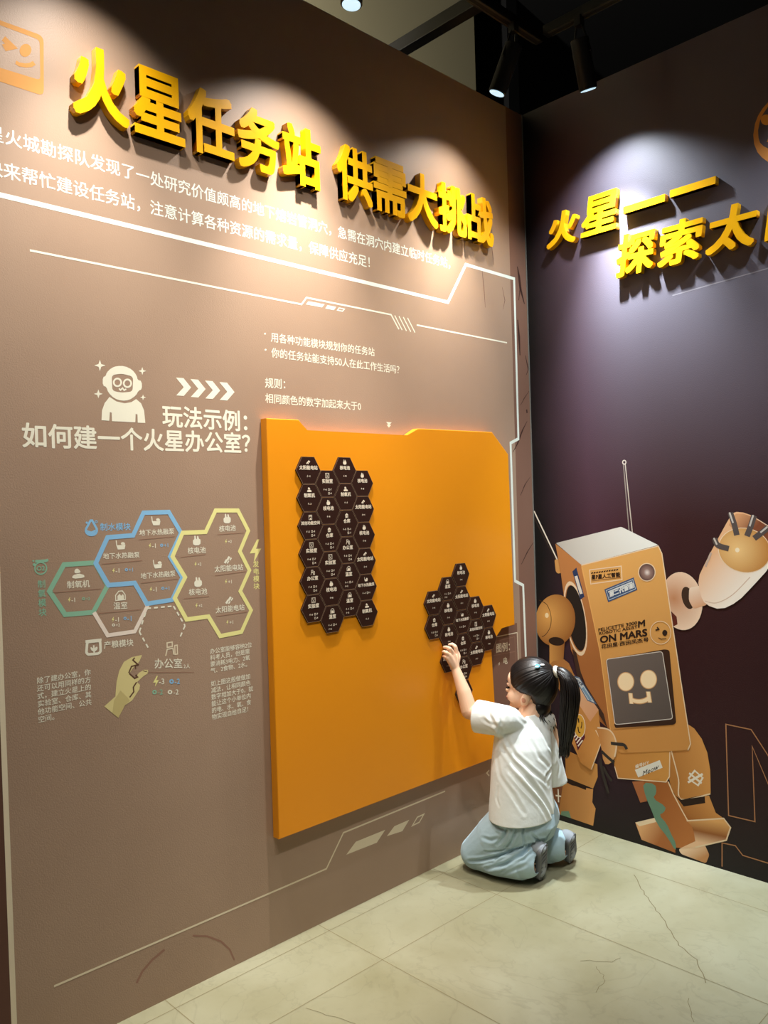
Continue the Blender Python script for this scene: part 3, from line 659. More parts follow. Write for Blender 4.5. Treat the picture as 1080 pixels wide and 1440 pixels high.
# right headline (slanted)
for i, (ch, u0, u1, v0, v1) in enumerate([('火', .125, .272, 2.405, 2.545), ('星', .288, .452, 2.410, 2.565), ('—', .478, .650, 2.455, 2.482), ('—', .668, .840, 2.462, 2.489)]):
    raised(ch, WR, u0, u1, v0, v1, f'slanted raised yellow {MEAN[ch]} {"stroke" if ch == "—" else "character"}, {ORDN[i]} in the upper row on the dark wall', 'slanted letters in the upper row', .026, .16)
for i, (ch, u0, u1, v0, v1) in enumerate([('探', .440, .606, 2.215, 2.375), ('索', .612, .790, 2.213, 2.372), ('太', .795, .978, 2.215, 2.372), ('阳', 1.0, 1.17, 2.215, 2.375)]):
    raised(ch, WR, u0, u1, v0, v1, f'slanted raised yellow {MEAN[ch]} character, {ORDN[i]} in the lower row on the dark wall', 'slanted letters in the lower row', .026, .16)

# ------------------------------------------------------------------ dark mural wall: emblem, outlines
Z6 = zoom(960, 80, .125)
rem = thing_on(WR, 'face_emblem', (1100, 186), 'orange round face emblem printed above the slanted headline on the dark wall', 'wall decal')
c0, r0 = WR.uv((1118, 168)), .13
ring_o = Z6((960, 512), (900, 580), (850, 660), (815, 750), (795, 880), (805, 980), (840, 1070), (890, 1130), (960, 1182)); ring_i = Z6((960, 560), (905, 640), (870, 720), (848, 830), (853, 910), (870, 965), (910, 1005), (960, 1030))
O = [WR.uv(p) for p in ring_o]; I = [WR.uv(p) for p in ring_i]; um = O[0][0] + .045
mir = lambda L_: [(2 * um - p[0], p[1]) for p in L_[::-1]]
Sheet(WR, D1).poly_uv(O + mir(O), [I + mir(I)]).done('outline', ink(206, 140, 72), rem)
for c in Z6((940, 708), (1180, 690)): Sheet(WR, D1).ell(c, 7.5, 7.5).done('eye', ink(214, 152, 70), rem)
Sheet(WR, D1).stroke(Z6((955, 935), (1020, 950), (1090, 925)), .012).done('mouth', ink(214, 152, 70), rem)
Z3 = zoom(760, 900, .2963); Z2 = zoom(740, 640, .3148)
OUT = ink(176, 124, 84); PR = wall_r
Sheet(WR, D1).stroke(Z3((880, 400), (1000, 425), (1150, 655), (1138, 450), (1260, 470), (1290, 940), (1175, 905), (1005, 505), (1018, 862), (893, 833)), .004, True).done('printed_letter_outline', OUT, PR)
Sheet(WR, D1).stroke(Z3((862, 1075), (862, 963), (925, 976), (960, 1022), (1180, 1090)), .004).done('printed_line', OUT, PR)
Z5r = zoom(750, 220, .3056)
Sheet(WR, D1).stroke(Z5r((640, 640), (1080, 515), (1250, 470)), .004).done('printed_line', ink(122, 116, 122), PR)

# ------------------------------------------------------------------ robot mural
rq = WR.uv((880, 1150)); rob = empty('robot_mural', (rq[0], 0, .02), 'waving tan box-shaped robot with a smiling screen printed on the dark wall', 'wall mural')
def curve_px(P, n=6):
    P = [Vector(p) for p in P]; out = []
    for i in range(len(P) - 1):
        p0, p1, p2, p3 = P[max(i - 1, 0)], P[i], P[i + 1], P[min(i + 2, len(P) - 1)]
        for k in range(n):
            t = k / n; out.append((p1 * 2 + (p2 - p0) * t + (p0 * 2 - p1 * 5 + p2 * 4 - p3) * t * t + (p1 * 3 - p0 - p2 * 3 + p3) * t ** 3) * .5)
    return [tuple(p) for p in out + [P[-1]]]
class RP:
    n = 0
def rp(name, pts, m, label=None, step=1, holes=()):
    RP.n += step; return Sheet(WR, .0003 + RP.n * .00002).poly(pts, holes).done(name, m, rob, label)
def rs(name, pts, wd, m, closed=False):
    if len(pts) > 2 and name in ('shoulder_seam', 'sleeve_edge', 'forearm_line', 'smile', 'screen_mouth', 'finger', 'hip_edge'): pts = curve_px(pts)
    RP.n += 1; return Sheet(WR, .0003 + RP.n * .00002).stroke(pts, wd, closed).done(name, m, rob)
def rt(t, a, b, m, weight=.02, hs=1.0, name='printed_text', **kw):
    RP.n += 1; return text(t, WR, a, b, .0003 + RP.n * .00002, m, rob, weight, name, hs=hs, **kw)
def q1(z, *p): return z(*p)[0]
DK = ink(46, 30, 20); RIM = ink(232, 206, 170); HILITE = ink(236, 226, 206)
# antennas
rs('antenna', Z2((35, 250), (140, 470)), .006, HILITE); rs('antenna', Z2((33, 275), (132, 470)), .004, ink(60, 48, 40))
rp('antenna_socket', round_poly(Z2((126, 465), (160, 468), (168, 522), (142, 530), (132, 520)), 3), ink(206, 150, 84))
rs('antenna', Z2((434, 38), (460, 345)), .004, ink(150, 140, 130)); rs('antenna', Z2((442, 38), (474, 345)), .004, ink(196, 186, 172))
RP.n += 1; Sheet(WR, .0003 + RP.n * .00002).ell(q1(Z2, (438, 32)), 3, 3.4, hole=.55).done('antenna_tip', ink(206, 196, 184), rob)
# far (left) leg
rp('leg', Z3((118, 520), (270, 590), (272, 650), (250, 705), (120, 652)), grad(WR, q1(Z3, (120, 560)), (176, 118, 56), q1(Z3, (270, 640)), (206, 148, 80)))
rp('leg', Z3((112, 670), (150, 690), (250, 708), (246, 770), (262, 800), (250, 882), (70, 820), (88, 745)), grad(WR, q1(Z3, (100, 760)), (172, 116, 60), q1(Z3, (255, 800)), (212, 152, 88)))
rp('joint', Z3((118, 652), (218, 692), (216, 712), (112, 672)), DK)
rp('shin', Z3((44, 665), (108, 680), (84, 830), (64, 822)), ink(120, 74, 46)); rs('leg_mark', Z3((84, 708), (86, 770)), .006, HILITE); rs('leg_mark', Z3((72, 738), (98, 742)), .006, HILITE)
rp('paint_patch', Z3((100, 812), (135, 812), (146, 846), (96, 830)), ink(108, 138, 112))
# right leg, back to front
rp('foot', Z3((450, 866), (545, 843), (602, 930), (640, 985), (640, 1010), (480, 948)), grad(WR, q1(Z3, (470, 880)), (232, 178, 124), q1(Z3, (560, 960)), (172, 106, 58)))
rp('foot', Z3((450, 866), (545, 843), (556, 862), (470, 884)), ink(238, 214, 178))
rp('foot', round_poly(Z3((655, 992), (780, 972), (802, 1020), (786, 1060), (668, 1016)), 3), grad(WR, q1(Z3, (700, 990)), (240, 206, 170), q1(Z3, (740, 1050)), (196, 140, 90)))
rp('shin', Z3((435, 672), (492, 668), (506, 765), (474, 772)), ink(170, 104, 62))
rp('hip', Z3((612, 475), (688, 392), (730, 420), (765, 468), (792, 535), (806, 620), (808, 728), (668, 758), (622, 715), (600, 600)), grad(WR, q1(Z3, (620, 600)), (178, 118, 56), q1(Z3, (800, 600)), (214, 152, 82)))
rs('hip_edge', Z3((608, 478), (630, 560), (655, 660), (668, 756), (806, 730)), .005, RIM)
rs('leg_mark', Z3((702, 658), (732, 620), (770, 654), (748, 690), (702, 658)), .006, HILITE); rs('leg_mark', Z3((706, 632), (765, 680)), .008, HILITE); rs('leg_mark', Z3((770, 636), (700, 676)), .008, HILITE)
rp('knee', Z3((618, 690), (668, 758), (780, 742), (800, 738), (832, 820), (872, 848), (690, 860)), grad(WR, q1(Z3, (700, 850)), (160, 98, 44), q1(Z3, (790, 760)), (206, 144, 78)))
rp('joint', Z3((640, 738), (668, 758), (780, 742), (782, 774), (680, 790)), DK)
rp('shin', Z3((487, 670), (606, 670), (628, 720), (668, 800), (698, 858), (722, 888), (737, 952), (690, 988), (640, 985), (560, 878), (515, 770)), grad(WR, q1(Z3, (520, 760)), (158, 92, 42), q1(Z3, (720, 900)), (182, 114, 60)))
rp('paint_patch', smooth_poly(Z3((484, 676), (545, 682), (552, 725), (532, 752), (596, 790), (588, 818), (562, 830), (600, 872), (622, 925), (644, 965), (642, 1005), (606, 940), (552, 872), (524, 800), (498, 742)), 1), ink(106, 140, 116))
rs('shin_edge', Z3((606, 672), (630, 730), (670, 806), (700, 860)), .005, RIM)
rp('foot', Z3((692, 856), (872, 845), (902, 890), (880, 952), (700, 988), (660, 990), (735, 955), (724, 890)), grad(WR, q1(Z3, (790, 850)), (226, 170, 104), q1(Z3, (800, 970)), (232, 190, 150), mid=(.55, (150, 92, 46))))
rs('foot_edge', Z3((694, 858), (870, 847), (902, 890), (882, 950), (735, 984)), .005, RIM)
# waist and thigh box with the name sticker
rp('waist', Z3((375, 480), (615, 462), (618, 515), (380, 515)), DK)
rp('thigh', round_poly(Z3((352, 502), (598, 508), (614, 528), (612, 648), (596, 674), (368, 656), (350, 600)), 3), grad(WR, q1(Z3, (360, 560)), (196, 134, 66), q1(Z3, (600, 600)), (206, 146, 72)))
rs('thigh_edge', Z3((352, 600), (368, 656), (596, 674), (612, 648), (614, 530)), .004, RIM)
rp('name_sticker', Z3((448, 616), (566, 570), (580, 606), (464, 652)), ink(226, 222, 208), 'white name sticker')
rt('Meow', q1(Z3, (484, 634)), q1(Z3, (562, 598)), ink(50, 40, 36), .01, 1.0, shear=.25)
rt('编号01Y', q1(Z3, (450, 602)), q1(Z3, (515, 580)), HILITE, .02)
# waving (right) arm
RP.n += 1; Sheet(WR, .0003 + RP.n * .00002).ell(q1(Z2, (695, 652)), 29, 41, -.12).done('shoulder', grad(WR, q1(Z2, (660, 640)), (192, 134, 92), q1(Z2, (765, 745)), (236, 208, 180), True), rob)
rp('shoulder_gap', Z2((640, 690), (672, 722), (676, 756), (648, 770)), ink(96, 40, 28))
RP.n += 1; Sheet(WR, .0003 + RP.n * .00002).ell(q1(Z2, (722, 638)), 8.2, 16, -.25).done('arm_collar', ink(64, 44, 30), rob)
rp('upper_arm', round_poly(Z2((728, 592), (785, 582), (810, 668), (748, 688), (726, 650)), 4), grad(WR, q1(Z2, (740, 590)), (236, 214, 190), q1(Z2, (780, 680)), (214, 160, 120)))
rp('forearm', smooth_poly(Z2((766, 552), (800, 480), (850, 385), (905, 285), (925, 252), (985, 258), (1060, 300), (1130, 350), (1122, 420), (1090, 500), (1010, 588), (945, 655), (870, 692), (800, 668), (778, 625)), 1), grad(WR, q1(Z2, (850, 420)), (226, 176, 130), q1(Z2, (1000, 560)), (246, 236, 220)))
rs('forearm_line', Z2((798, 652), (850, 660), (920, 625), (1000, 545)), .003, ink(214, 186, 160))
rp('hand_cup', smooth_poly(Z2((922, 262), (985, 262), (1060, 305), (1125, 350), (1118, 415), (1075, 395), (900, 330)), 1), grad(WR, q1(Z2, (940, 280)), (206, 150, 104), q1(Z2, (1010, 340)), (128, 70, 42)))
RP.n += 1; Sheet(WR, .0003 + RP.n * .00002).ell(q1(Z2, (975, 425)), 37, 30.5, .25).done('palm', grad(WR, q1(Z2, (945, 425)), (236, 196, 130), q1(Z2, (1070, 480)), (194, 134, 66), True), rob)
RP.n += 1; Sheet(WR, .0003 + RP.n * .00002).ell(q1(Z2, (975, 425)), 37.8, 31.5, .25, hole=.968).done('palm_edge', RIM, rob)
RP.n += 1; Sheet(WR, .0003 + RP.n * .00002).ell(q1(Z2, (943, 424)), 3, 3.2).done('palm_shine', ink(244, 226, 190), rob)
for a in (((912, 258), (928, 305), (941, 358)), ((1018, 270), (1002, 320), (986, 362)), ((1082, 322), (1050, 348), (1018, 372)), ((842, 372), (856, 402), (905, 418))):
    rs('finger', Z2(*a), .020, ink(84, 74, 70)); rs('finger_shine', Z2(*[(x - 4, y - 2) for x, y in a[:2]]), .006, ink(196, 188, 178))
rs('forearm_vent', Z2((800, 498), (826, 436)), .008, ink(190, 168, 150))
# body
rp('body_side', Z2((130, 395), (248, 490), (330, 880), (400, 1250), (330, 1190), (240, 960), (200, 870), (155, 530)), grad(WR, q1(Z2, (150, 600)), (186, 124, 70), q1(Z2, (330, 900)), (166, 104, 54)))
rp('body_front', round_poly(Z2((243, 490), (592, 405), (604, 440), (690, 1010), (733, 1292), (722, 1318), (420, 1332), (385, 1290), (330, 880)), 5), grad(WR, q1(Z2, (330, 500)), (220, 166, 92), q1(Z2, (560, 1250)), (202, 142, 74)))
rp('body_top', round_poly(Z2((132, 393), (424, 320), (590, 402), (246, 490)), 2), grad(WR, q1(Z2, (150, 400)), (190, 186, 176), q1(Z2, (560, 390)), (232, 234, 226)))
rs('body_edge', Z2((246, 492), (590, 406), (606, 440), (690, 1005), (734, 1290), (722, 1318)), .004, RIM); rs('body_edge', Z2((248, 494), (330, 880), (384, 1290)), .004, ink(228, 172, 100))
RP.n += 1; Sheet(WR, .0003 + RP.n * .00002).ell(q1(Z2, (220, 730)), 14.5, 53, -.16, hole=.9).done('socket_ring', RIM, rob)
RP.n += 1; Sheet(WR, .0003 + RP.n * .00002).ell(q1(Z2, (222, 728)), 12.4, 46.5, -.16).done('socket', ink(38, 30, 24), rob)
# stickers and lettering on the front
rp('mascot_sticker', Z2((206, 520), (224, 502), (260, 632), (242, 646)), ink(44, 58, 92), 'dark blue side sticker'); rs('mascot_sticker_print', Z2((222, 540), (232, 575), (246, 620)), .014, ink(220, 214, 200))
rs('warning_label', Z2((283, 513), (424, 496), (428, 556), (288, 576)), .004, RIM, True)
RP.n += 1; s = Sheet(WR, .0003 + RP.n * .00002)
for i in range(11): s.poly(Z2(*[(a, b - i * 1.5) for a, b in ((292 + i * 11.2, 524), (300 + i * 11.2, 523), (296 + i * 11.2, 530), (289 + i * 11.2, 531))]))
s.done('warning_stripes', DK, rob)
rt('星P星人工智能', q1(Z2, (291, 546)), q1(Z2, (420, 533)), DK, .04); rs('warning_label', Z2((292, 562), (422, 547)), .0018, ink(110, 76, 46))
rp('blue_sticker', Z2((349, 600), (480, 546), (496, 602), (366, 657)), ink(58, 82, 118), 'blue and white sticker'); rs('blue_sticker_line', Z2((357, 605), (476, 556), (488, 598), (370, 647)), .0025, ink(186, 196, 200), True)
rs('blue_sticker_line', Z2((366, 612), (474, 567)), .006, ink(206, 212, 210)); rt('第二代智能', q1(Z2, (371, 625)), q1(Z2, (482, 580)), ink(218, 222, 218), .05)
RP.n += 1; Sheet(WR, .0003 + RP.n * .00002).ell(q1(Z2, (539, 523)), 12.3, 13).done('knob_ring', RIM, rob)
RP.n += 1; Sheet(WR, .0003 + RP.n * .00002).ell(q1(Z2, (539, 523)), 11, 11.7).done('knob', grad(WR, q1(Z2, (541, 524)), (232, 222, 214), q1(Z2, (560, 555)), (98, 72, 66), True, (.45, (150, 122, 112))), rob, 'glossy brown metal knob')
rt('FELICETTE 3000', q1(Z2, (322, 781)), q1(Z2, (496, 748)), DK, .024, .72); rt('ROBOTIC ASSIST', q1(Z2, (325, 797)), q1(Z2, (497, 766)), DK, .024, .72); rt('M', q1(Z2, (499, 756)), q1(Z2, (531, 748)), DK, .04, .8)
rt('ON MARS', q1(Z2, (329, 824)), q1(Z2, (541, 790)), DK, .04, .8); rt('花田里·西田凤杰号', q1(Z2, (335, 856)), q1(Z2, (547, 823)), DK, .024, .72)
RP.n += 1; s = Sheet(WR, .0003 + RP.n * .00002); s.ell(q1(Z2, (600, 793)), 15, 16.6, -.1, hole=.94); s.done('round_badge', RIM, rob)
RP.n += 1; s = Sheet(WR, .0003 + RP.n * .00002); s.ell(q1(Z2, (619, 794)), 3.6, 4.1); s.stroke(Z2((585, 768), (592, 778), (578, 782)), .0055); s.stroke(Z2((590, 816), (604, 822), (626, 820)), .003); s.done('badge_face', DK, rob)
# screen
rp('screen_recess', round_poly(Z3((306, 92), (590, 44), (612, 48), (644, 392), (632, 402), (350, 424)), 3), grad(WR, q1(Z3, (320, 250)), (206, 146, 80), q1(Z3, (560, 250)), (60, 36, 22)))
rp('screen_recess', round_poly(Z3((348, 398), (630, 372), (636, 390), (628, 400), (356, 418)), 2), ink(58, 36, 24))
rp('screen', round_poly(Z3((312, 92), (578, 54), (628, 374), (354, 402)), 4), grad(WR, q1(Z3, (330, 100)), (112, 100, 92), q1(Z3, (600, 380)), (90, 80, 74)), 'grey display with a glowing smile')
rs('screen_edge', round_poly(Z3((312, 92), (578, 54), (628, 374), (354, 402)), 4), .0028, ink(216, 208, 196), True)
GLOW = ink(214, 164, 110); LITE = ink(250, 224, 180)
for c in ((405, 198), (513, 187)):
    RP.n += 1; Sheet(WR, .0003 + RP.n * .00002).ell(q1(Z3, c), 12.0, 13.6).done('screen_eye_rim', GLOW, rob)
    RP.n += 1; Sheet(WR, .0003 + RP.n * .00002).ell(q1(Z3, c), 10.8, 12.4).done('screen_eye', LITE, rob)
for wd_, m_ in ((.020, GLOW), (.0135, LITE)):
    for pts_ in (((427, 252), (432, 303)), ((511, 245), (519, 297)), ((430, 282), (450, 290), (475, 292), (498, 286), (514, 276))): rs('screen_mouth', Z3(*pts_), wd_, m_)
# near (left) arm, in front of the body side
RP.n += 1; Sheet(WR, .0003 + RP.n * .00002).ell(q1(Z2, (130, 738)), 28, 36.5, .1).done('shoulder', grad(WR, q1(Z2, (100, 715)), (226, 166, 88), q1(Z2, (215, 790)), (146, 90, 40), True), rob)
rs('shoulder_seam', Z2((58, 648), (92, 668), (110, 715), (108, 765), (88, 800), (70, 812)), .003, ink(84, 54, 30)); RP.n += 1; Sheet(WR, .0003 + RP.n * .00002).ell(q1(Z2, (92, 716)), 2.6, 3.6).done('shoulder_shine', ink(246, 220, 170), rob)
rp('upper_arm', Z2((104, 835), (172, 835), (165, 930), (170, 965), (104, 960)), grad(WR, q1(Z2, (104, 880)), (208, 150, 78), q1(Z2, (172, 880)), (150, 96, 46)))
RP.n += 1; Sheet(WR, .0003 + RP.n * .00002).ell(q1(Z2, (135, 832)), 11, 6, .12).done('arm_collar', DK, rob)
rp('arm_cable', Z3((150, 40), (170, 60), (200, 190), (300, 350), (318, 420), (270, 340), (180, 200)), ink(66, 44, 32))
rp('forearm', Z3((38, 120), (60, 100), (112, 92), (135, 110), (160, 165), (275, 330), (290, 480), (240, 618), (190, 575), (150, 490), (100, 260)), grad(WR, q1(Z3, (60, 200)), (176, 118, 62), q1(Z3, (280, 420)), (204, 142, 74)))
rp('forearm_panel', Z3((146, 250), (170, 175), (276, 332), (236, 388)), grad(WR, q1(Z3, (160, 220)), (226, 180, 138), q1(Z3, (250, 370)), (214, 158, 116)))
rp('forearm_sticker', Z3((154, 168), (186, 178), (266, 304), (222, 288)), ink(196, 204, 206), 'pale blue sticker'); rs('forearm_sticker_line', Z3((158, 172), (186, 181), (262, 302), (224, 286)), .004, ink(62, 86, 118), True)
rt('EXP', q1(Z3, (172, 192)), q1(Z3, (202, 214)), ink(50, 66, 92), .04); rs('forearm_sticker_line', Z3((200, 226), (240, 288)), .012, ink(120, 152, 176))
rp('elbow_box', Z3((150, 410), (262, 428), (290, 482), (240, 618), (188, 580)), grad(WR, q1(Z3, (180, 480)), (190, 128, 62), q1(Z3, (280, 520)), (212, 150, 80)))
rs('forearm_edge', Z3((262, 428), (290, 482), (242, 614)), .004, RIM)
rp('stripe_sticker', Z3((150, 430), (178, 525), (212, 462), (200, 400)), ink(96, 34, 46), 'dark red striped sticker')
for i in range(4): rs('sticker_stripe', Z3((160 + i * 6, 462 + i * 14), (176 + i * 8, 440 + i * 12)), .005, HILITE)
RP.n += 1; Sheet(WR, .0003 + RP.n * .00002).ell(q1(Z3, (185, 408)), 8.4, 16.8, -.05).done('smile_sticker_rim', HILITE, rob)
RP.n += 1; Sheet(WR, .0003 + RP.n * .00002).ell(q1(Z3, (185, 408)), 7.6, 15.8, -.05).done('smile_sticker', ink(214, 162, 62), rob, 'yellow smiling sticker')
rs('smile', Z3((180, 372), (182, 392)), .006, DK); rs('smile', Z3((192, 420), (196, 405), (196, 388)), .004, DK); rs('smile', Z3((178, 412), (182, 436), (190, 440)), .005, DK)
rp('wrist_sleeve', smooth_poly(Z3((262, 408), (320, 418), (352, 448), (366, 500), (358, 552), (330, 590), (300, 588), (288, 500)), 1), grad(WR, q1(Z3, (290, 480)), (196, 136, 76), q1(Z3, (360, 500)), (222, 172, 112)))
rs('sleeve_edge', Z3((270, 416), (320, 424), (348, 452), (360, 500), (352, 555)), .006, RIM)
for a in (((334, 490), (365, 494), (396, 498), (410, 518)), ((290, 528), (318, 555), (350, 582)), ((285, 560), (290, 612), (312, 690), (322, 728)), ((296, 600), (318, 640), (338, 668))):
    rs('finger', Z3(*a), .013, ink(58, 52, 46))

# ------------------------------------------------------------------ kneeling child
def G(px, py, X): return on_plane(px, py, 0, X)
def ball(bm, c, r, sub=3):
    bmesh.ops.create_icosphere(bm, subdivisions=sub, radius=r, matrix=Matrix.Translation(Vector(c)))
def ellip(bm, c, ax, sub=3):
    """ellipsoid: ax = three half-axis vectors"""
    m = Matrix.Identity(4)
    for i in range(3):
        for j in range(3): m[j][i] = ax[i][j]
        m[i][3] = c[i]
    bmesh.ops.create_icosphere(bm, subdivisions=sub, radius=1, matrix=m)
def chain(bm, pts, rs, sub=2):
    pts = [Vector(p) for p in pts]
    for p, r in zip(pts, rs): ball(bm, p, r, sub)
    for a, b, ra, rb in zip(pts, pts[1:], rs, rs[1:]): tube_bm(a, b, ra, 20, bm, rb)
def loft(bm, rings, seg=32, cap=True):
    """rings: (centre, half-axis u, half-axis v)"""
    R = []
    for c, u, v in rings: R.append([bm.verts.new(Vector(c) + Vector(u) * math.cos(2 * math.pi * i / seg) + Vector(v) * math.sin(2 * math.pi * i / seg)) for i in range(seg)])
    for a, b in zip(R, R[1:]):
        for i in range(seg): bm.faces.new((a[i], a[(i + 1) % seg], b[(i + 1) % seg], b[i]))
    if cap: bm.faces.new(R[0][::-1]); bm.faces.new(R[-1])
    return R
def trim_edges(bm, planes):
    """lay the cut rims flat on their cutting planes and even them out"""
    rim = [v for v in bm.verts if v.is_boundary]
    for v in rim:
        best = min(planes, key=lambda p: abs((v.co - p[0]).dot(p[1])) + (0 if (v.co - p[2]).length < p[3] + .02 else 9))
        v.co -= best[1] * (v.co - best[0]).dot(best[1])
    for _ in range(6):
        new = {}
        for v in rim:
            nb = [e.other_vert(v).co for e in v.link_edges if e.is_boundary]
            if len(nb) == 2: new[v] = v.co * .4 + (nb[0] + nb[1]) * .3
        for v, c in new.items(): v.co = c
def blend(bm, name, voxel, it=6, fac=.5):
    bmesh.ops.recalc_face_normals(bm, faces=bm.faces)
    me = bpy.data.meshes.new(name); bm.to_mesh(me); bm.free()
    o = bpy.data.objects.new(name, me); COL.objects.link(o)
    r = o.modifiers.new('r', 'REMESH'); r.mode = 'VOXEL'; r.voxel_size = voxel; r.use_smooth_shade = True
    s = o.modifiers.new('s', 'SMOOTH'); s.iterations = it; s.factor = fac
    bpy.context.view_layer.update()
    out = bpy.data.meshes.new_from_object(o.evaluated_get(bpy.context.evaluated_depsgraph_get())); out.name = name
    bpy.data.objects.remove(o); bpy.data.meshes.remove(me)
    for p in out.polygons: p.use_smooth = True
    return out
def strand(bm, P, rs, seg=7):
    rings_ = []; ref = V((.3, .2, .9))
    for i, p in enumerate(P):
        d = (P[min(i + 1, len(P) - 1)] - P[max(i - 1, 0)]).normalized(); u = d.cross(ref)
        u = u.normalized() if u.length > .05 else d.cross(V((1, 0, 0))).normalized(); v = d.cross(u); rings_.append((p, u * rs[i], v * rs[i]))
    loft(bm, rings_, seg)
def tree_of(me): return BVHTree.FromPolygons([v.co for v in me.vertices], [tuple(p.vertices) for p in me.polygons])
def hit(tr, px):
    h = tr.ray_cast(CAM, ray(*px)); return h[0], h[1]
def folds(me, lines):
    """press creases into cloth: (pixel polyline, depth, half width); negative depth raises a ridge"""
    tr = tree_of(me); me.update(); N = [v.normal.copy() for v in me.vertices]; off = [0.0] * len(N)
    for px, dep, wid in lines:
        P = [hit(tr, p)[0] for p in px]; P = [p for p in P if p is not None]
        if len(P) < 2: continue
        D = []
        for a, b in zip(P, P[1:]):
            n = 6; D += [a + (b - a) * (i / n) for i in range(n)]
        D.append(P[-1]); M_ = len(D) - 1
        lo = Vector([min(p[i] for p in D) - 3 * wid for i in range(3)]); hi = Vector([max(p[i] for p in D) + 3 * wid for i in range(3)])
        for i, v in enumerate(me.vertices):
            c = v.co
            if not (lo.x < c.x < hi.x and lo.y < c.y < hi.y and lo.z < c.z < hi.z): continue
            best = 1e9; tk = 0
            for k in range(M_):
                ab = D[k + 1] - D[k]; t = max(0, min(1, (c - D[k]).dot(ab) / max(ab.length_squared, 1e-9))); q = (c - D[k] - ab * t).length
                if q < best: best = q; tk = (k + t) / M_
            if best < 3 * wid:
                e = math.sin(math.pi * min(1, max(0, tk * .92 + .04))) ** .6
                off[i] -= dep * e * (math.exp(-(best / wid) ** 2) - .45 * math.exp(-((best - 1.7 * wid) / (wid * .8)) ** 2))
    for v, n, o in zip(me.vertices, N, off): v.co += n * o
def cloth(name, c, bumpy=.25, rough=.85):
    m = bpy.data.materials.new(name); m.use_nodes = True; Nn, L = nodes_of(m); b = Nn['Principled BSDF']
    b.inputs['Base Color'].default_value = c; b.inputs['Roughness'].default_value = rough; b.inputs['Specular IOR Level'].default_value = .2
    b.inputs['Sheen Weight'].default_value = .15
    tc = Nn.new('ShaderNodeTexCoord'); n = Nn.new('ShaderNodeTexNoise'); n.inputs['Scale'].default_value = 34; n.inputs['Detail'].default_value = 3; L.new(tc.outputs['Object'], n.inputs['Vector'])
    bp = Nn.new('ShaderNodeBump'); bp.inputs['Strength'].default_value = bumpy; bp.inputs['Distance'].default_value = .006; L.new(n.outputs['Fac'], bp.inputs['Height']); L.new(bp.outputs[0], b.inputs['Normal'])
    return m
kid = empty('person', (.25, -.48, 0), 'child in a white T-shirt and pale blue trousers kneeling and reaching to the orange board', 'person')
M_SKIN = bpy.data.materials.new('skin'); M_SKIN.use_nodes = True; _b = M_SKIN.node_tree.nodes['Principled BSDF']
_b.inputs['Base Color'].default_value = rgb(232, 190, 158); _b.inputs['Roughness'].default_value = .5; _b.inputs['Subsurface Weight'].default_value = .12; _b.inputs['Subsurface Radius'].default_value = (.012, .005, .003); _b.inputs['Subsurface Scale'].default_value = .6
V = Vector
# joints
LSH, RSH = G(706, 1013, .262), V((.290, -.370, .535))
LEL = G(660, 1000, .135); LWR = G(640.5, 940, .076)
LKN, RKN = V((.125, -.592, .058)), V((.130, -.445, .058))
LHIP, RHIP = V((.285, -.545, .195)), V((.290, -.425, .195))
LAN, RAN = V((.322, -.555, .105)), V((.320, -.375, .105))
HC = G(746, 961, .262); HF = V((-.955, -.297, .03)).normalized(); HS = V((.297, -.955, 0)).normalized(); HU = HF.cross(HS) * 1.0
if HU.z < 0: HU = -HU
def H(f, s, u): return HC + HF * f + HS * s + HU * u
bm = bmesh.new()
X_, Y_ = V((1, 0, 0)), V((0, 1, 0))
loft(bm, [(V((.285, -.487, .12)), X_ * .06, Y_ * .09), (V((.288, -.487, .19)), X_ * .075, Y_ * .108), (V((.28, -.487, .30)), X_ * .068, Y_ * .095), (V((.272, -.482, .42)), X_ * .072, Y_ * .1), (V((.274, -.477, .52)), X_ * .06, Y_ * .098), (V((.27, -.472, .565)), X_ * .04, Y_ * .06)])
chain(bm, [V((.27, -.462, .54)), H(-.025, 0, -.06)], [.045, .044])
chain(bm, [V((.27, -.50, .530)), LSH + V((-.004, .004, -.006)), LEL], [.042, .033, .0295]); chain(bm, [LEL, (LEL * .55 + LWR * .45) + V((.004, 0, 0)), LWR], [.031, .026, .0165])
REL = V((.300, -.335, .375)); RWR = V((.195, -.405, .252))
chain(bm, [V((.275, -.44, .535)), RSH, REL], [.045, .040, .030]); chain(bm, [REL, (REL + RWR) / 2, RWR], [.030, .026, .017])
for hip, kn, an, toe in ((LHIP, LKN, LAN, V((.345, -.520, .030))), (RHIP, RKN, RAN, V((.345, -.330, .030)))):
    chain(bm, [hip, (hip + kn) / 2, kn], [.068, .056, .042]); chain(bm, [kn, kn * .55 + an * .45, an], [.042, .042, .026]); chain(bm, [an, an * .4 + toe * .6, toe], [.027, .026, .018])
# skull, face, ear
ellip(bm, H(-.006, 0, .004), (HF * .086, HS * .073, HU * .086)); ellip(bm, H(-.02, 0, -.055), (HF * .05, HS * .052, HU * .05)); ellip(bm, H(.028, 0, -.040), (HF * .056, HS * .058, HU * .058))
ellip(bm, H(.046, 0, -.072), (HF * .032, HS * .038, HU * .026)); ball(bm, H(.068, 0, -.090), .0135); ellip(bm, H(.062, 0, .016), (HF * .022, HS * .05, HU * .03))
for s_ in (1, -1):
    ellip(bm, H(.050, s_ * .034, -.046), (HF * .028, HS * .026, HU * .026)); ellip(bm, H(.072, s_ * .026, -.002), (HF * .010, HS * .020, HU * .007))
    ellip(bm, H(-.004, s_ * .072, -.045), (HF * .0165 + HS * s_ * .008, HS * .0065, HU * .026 - HF * .005)); ellip(bm, H(.004, s_ * .068, -.060), (HF * .008, HS * .006, HU * .009))
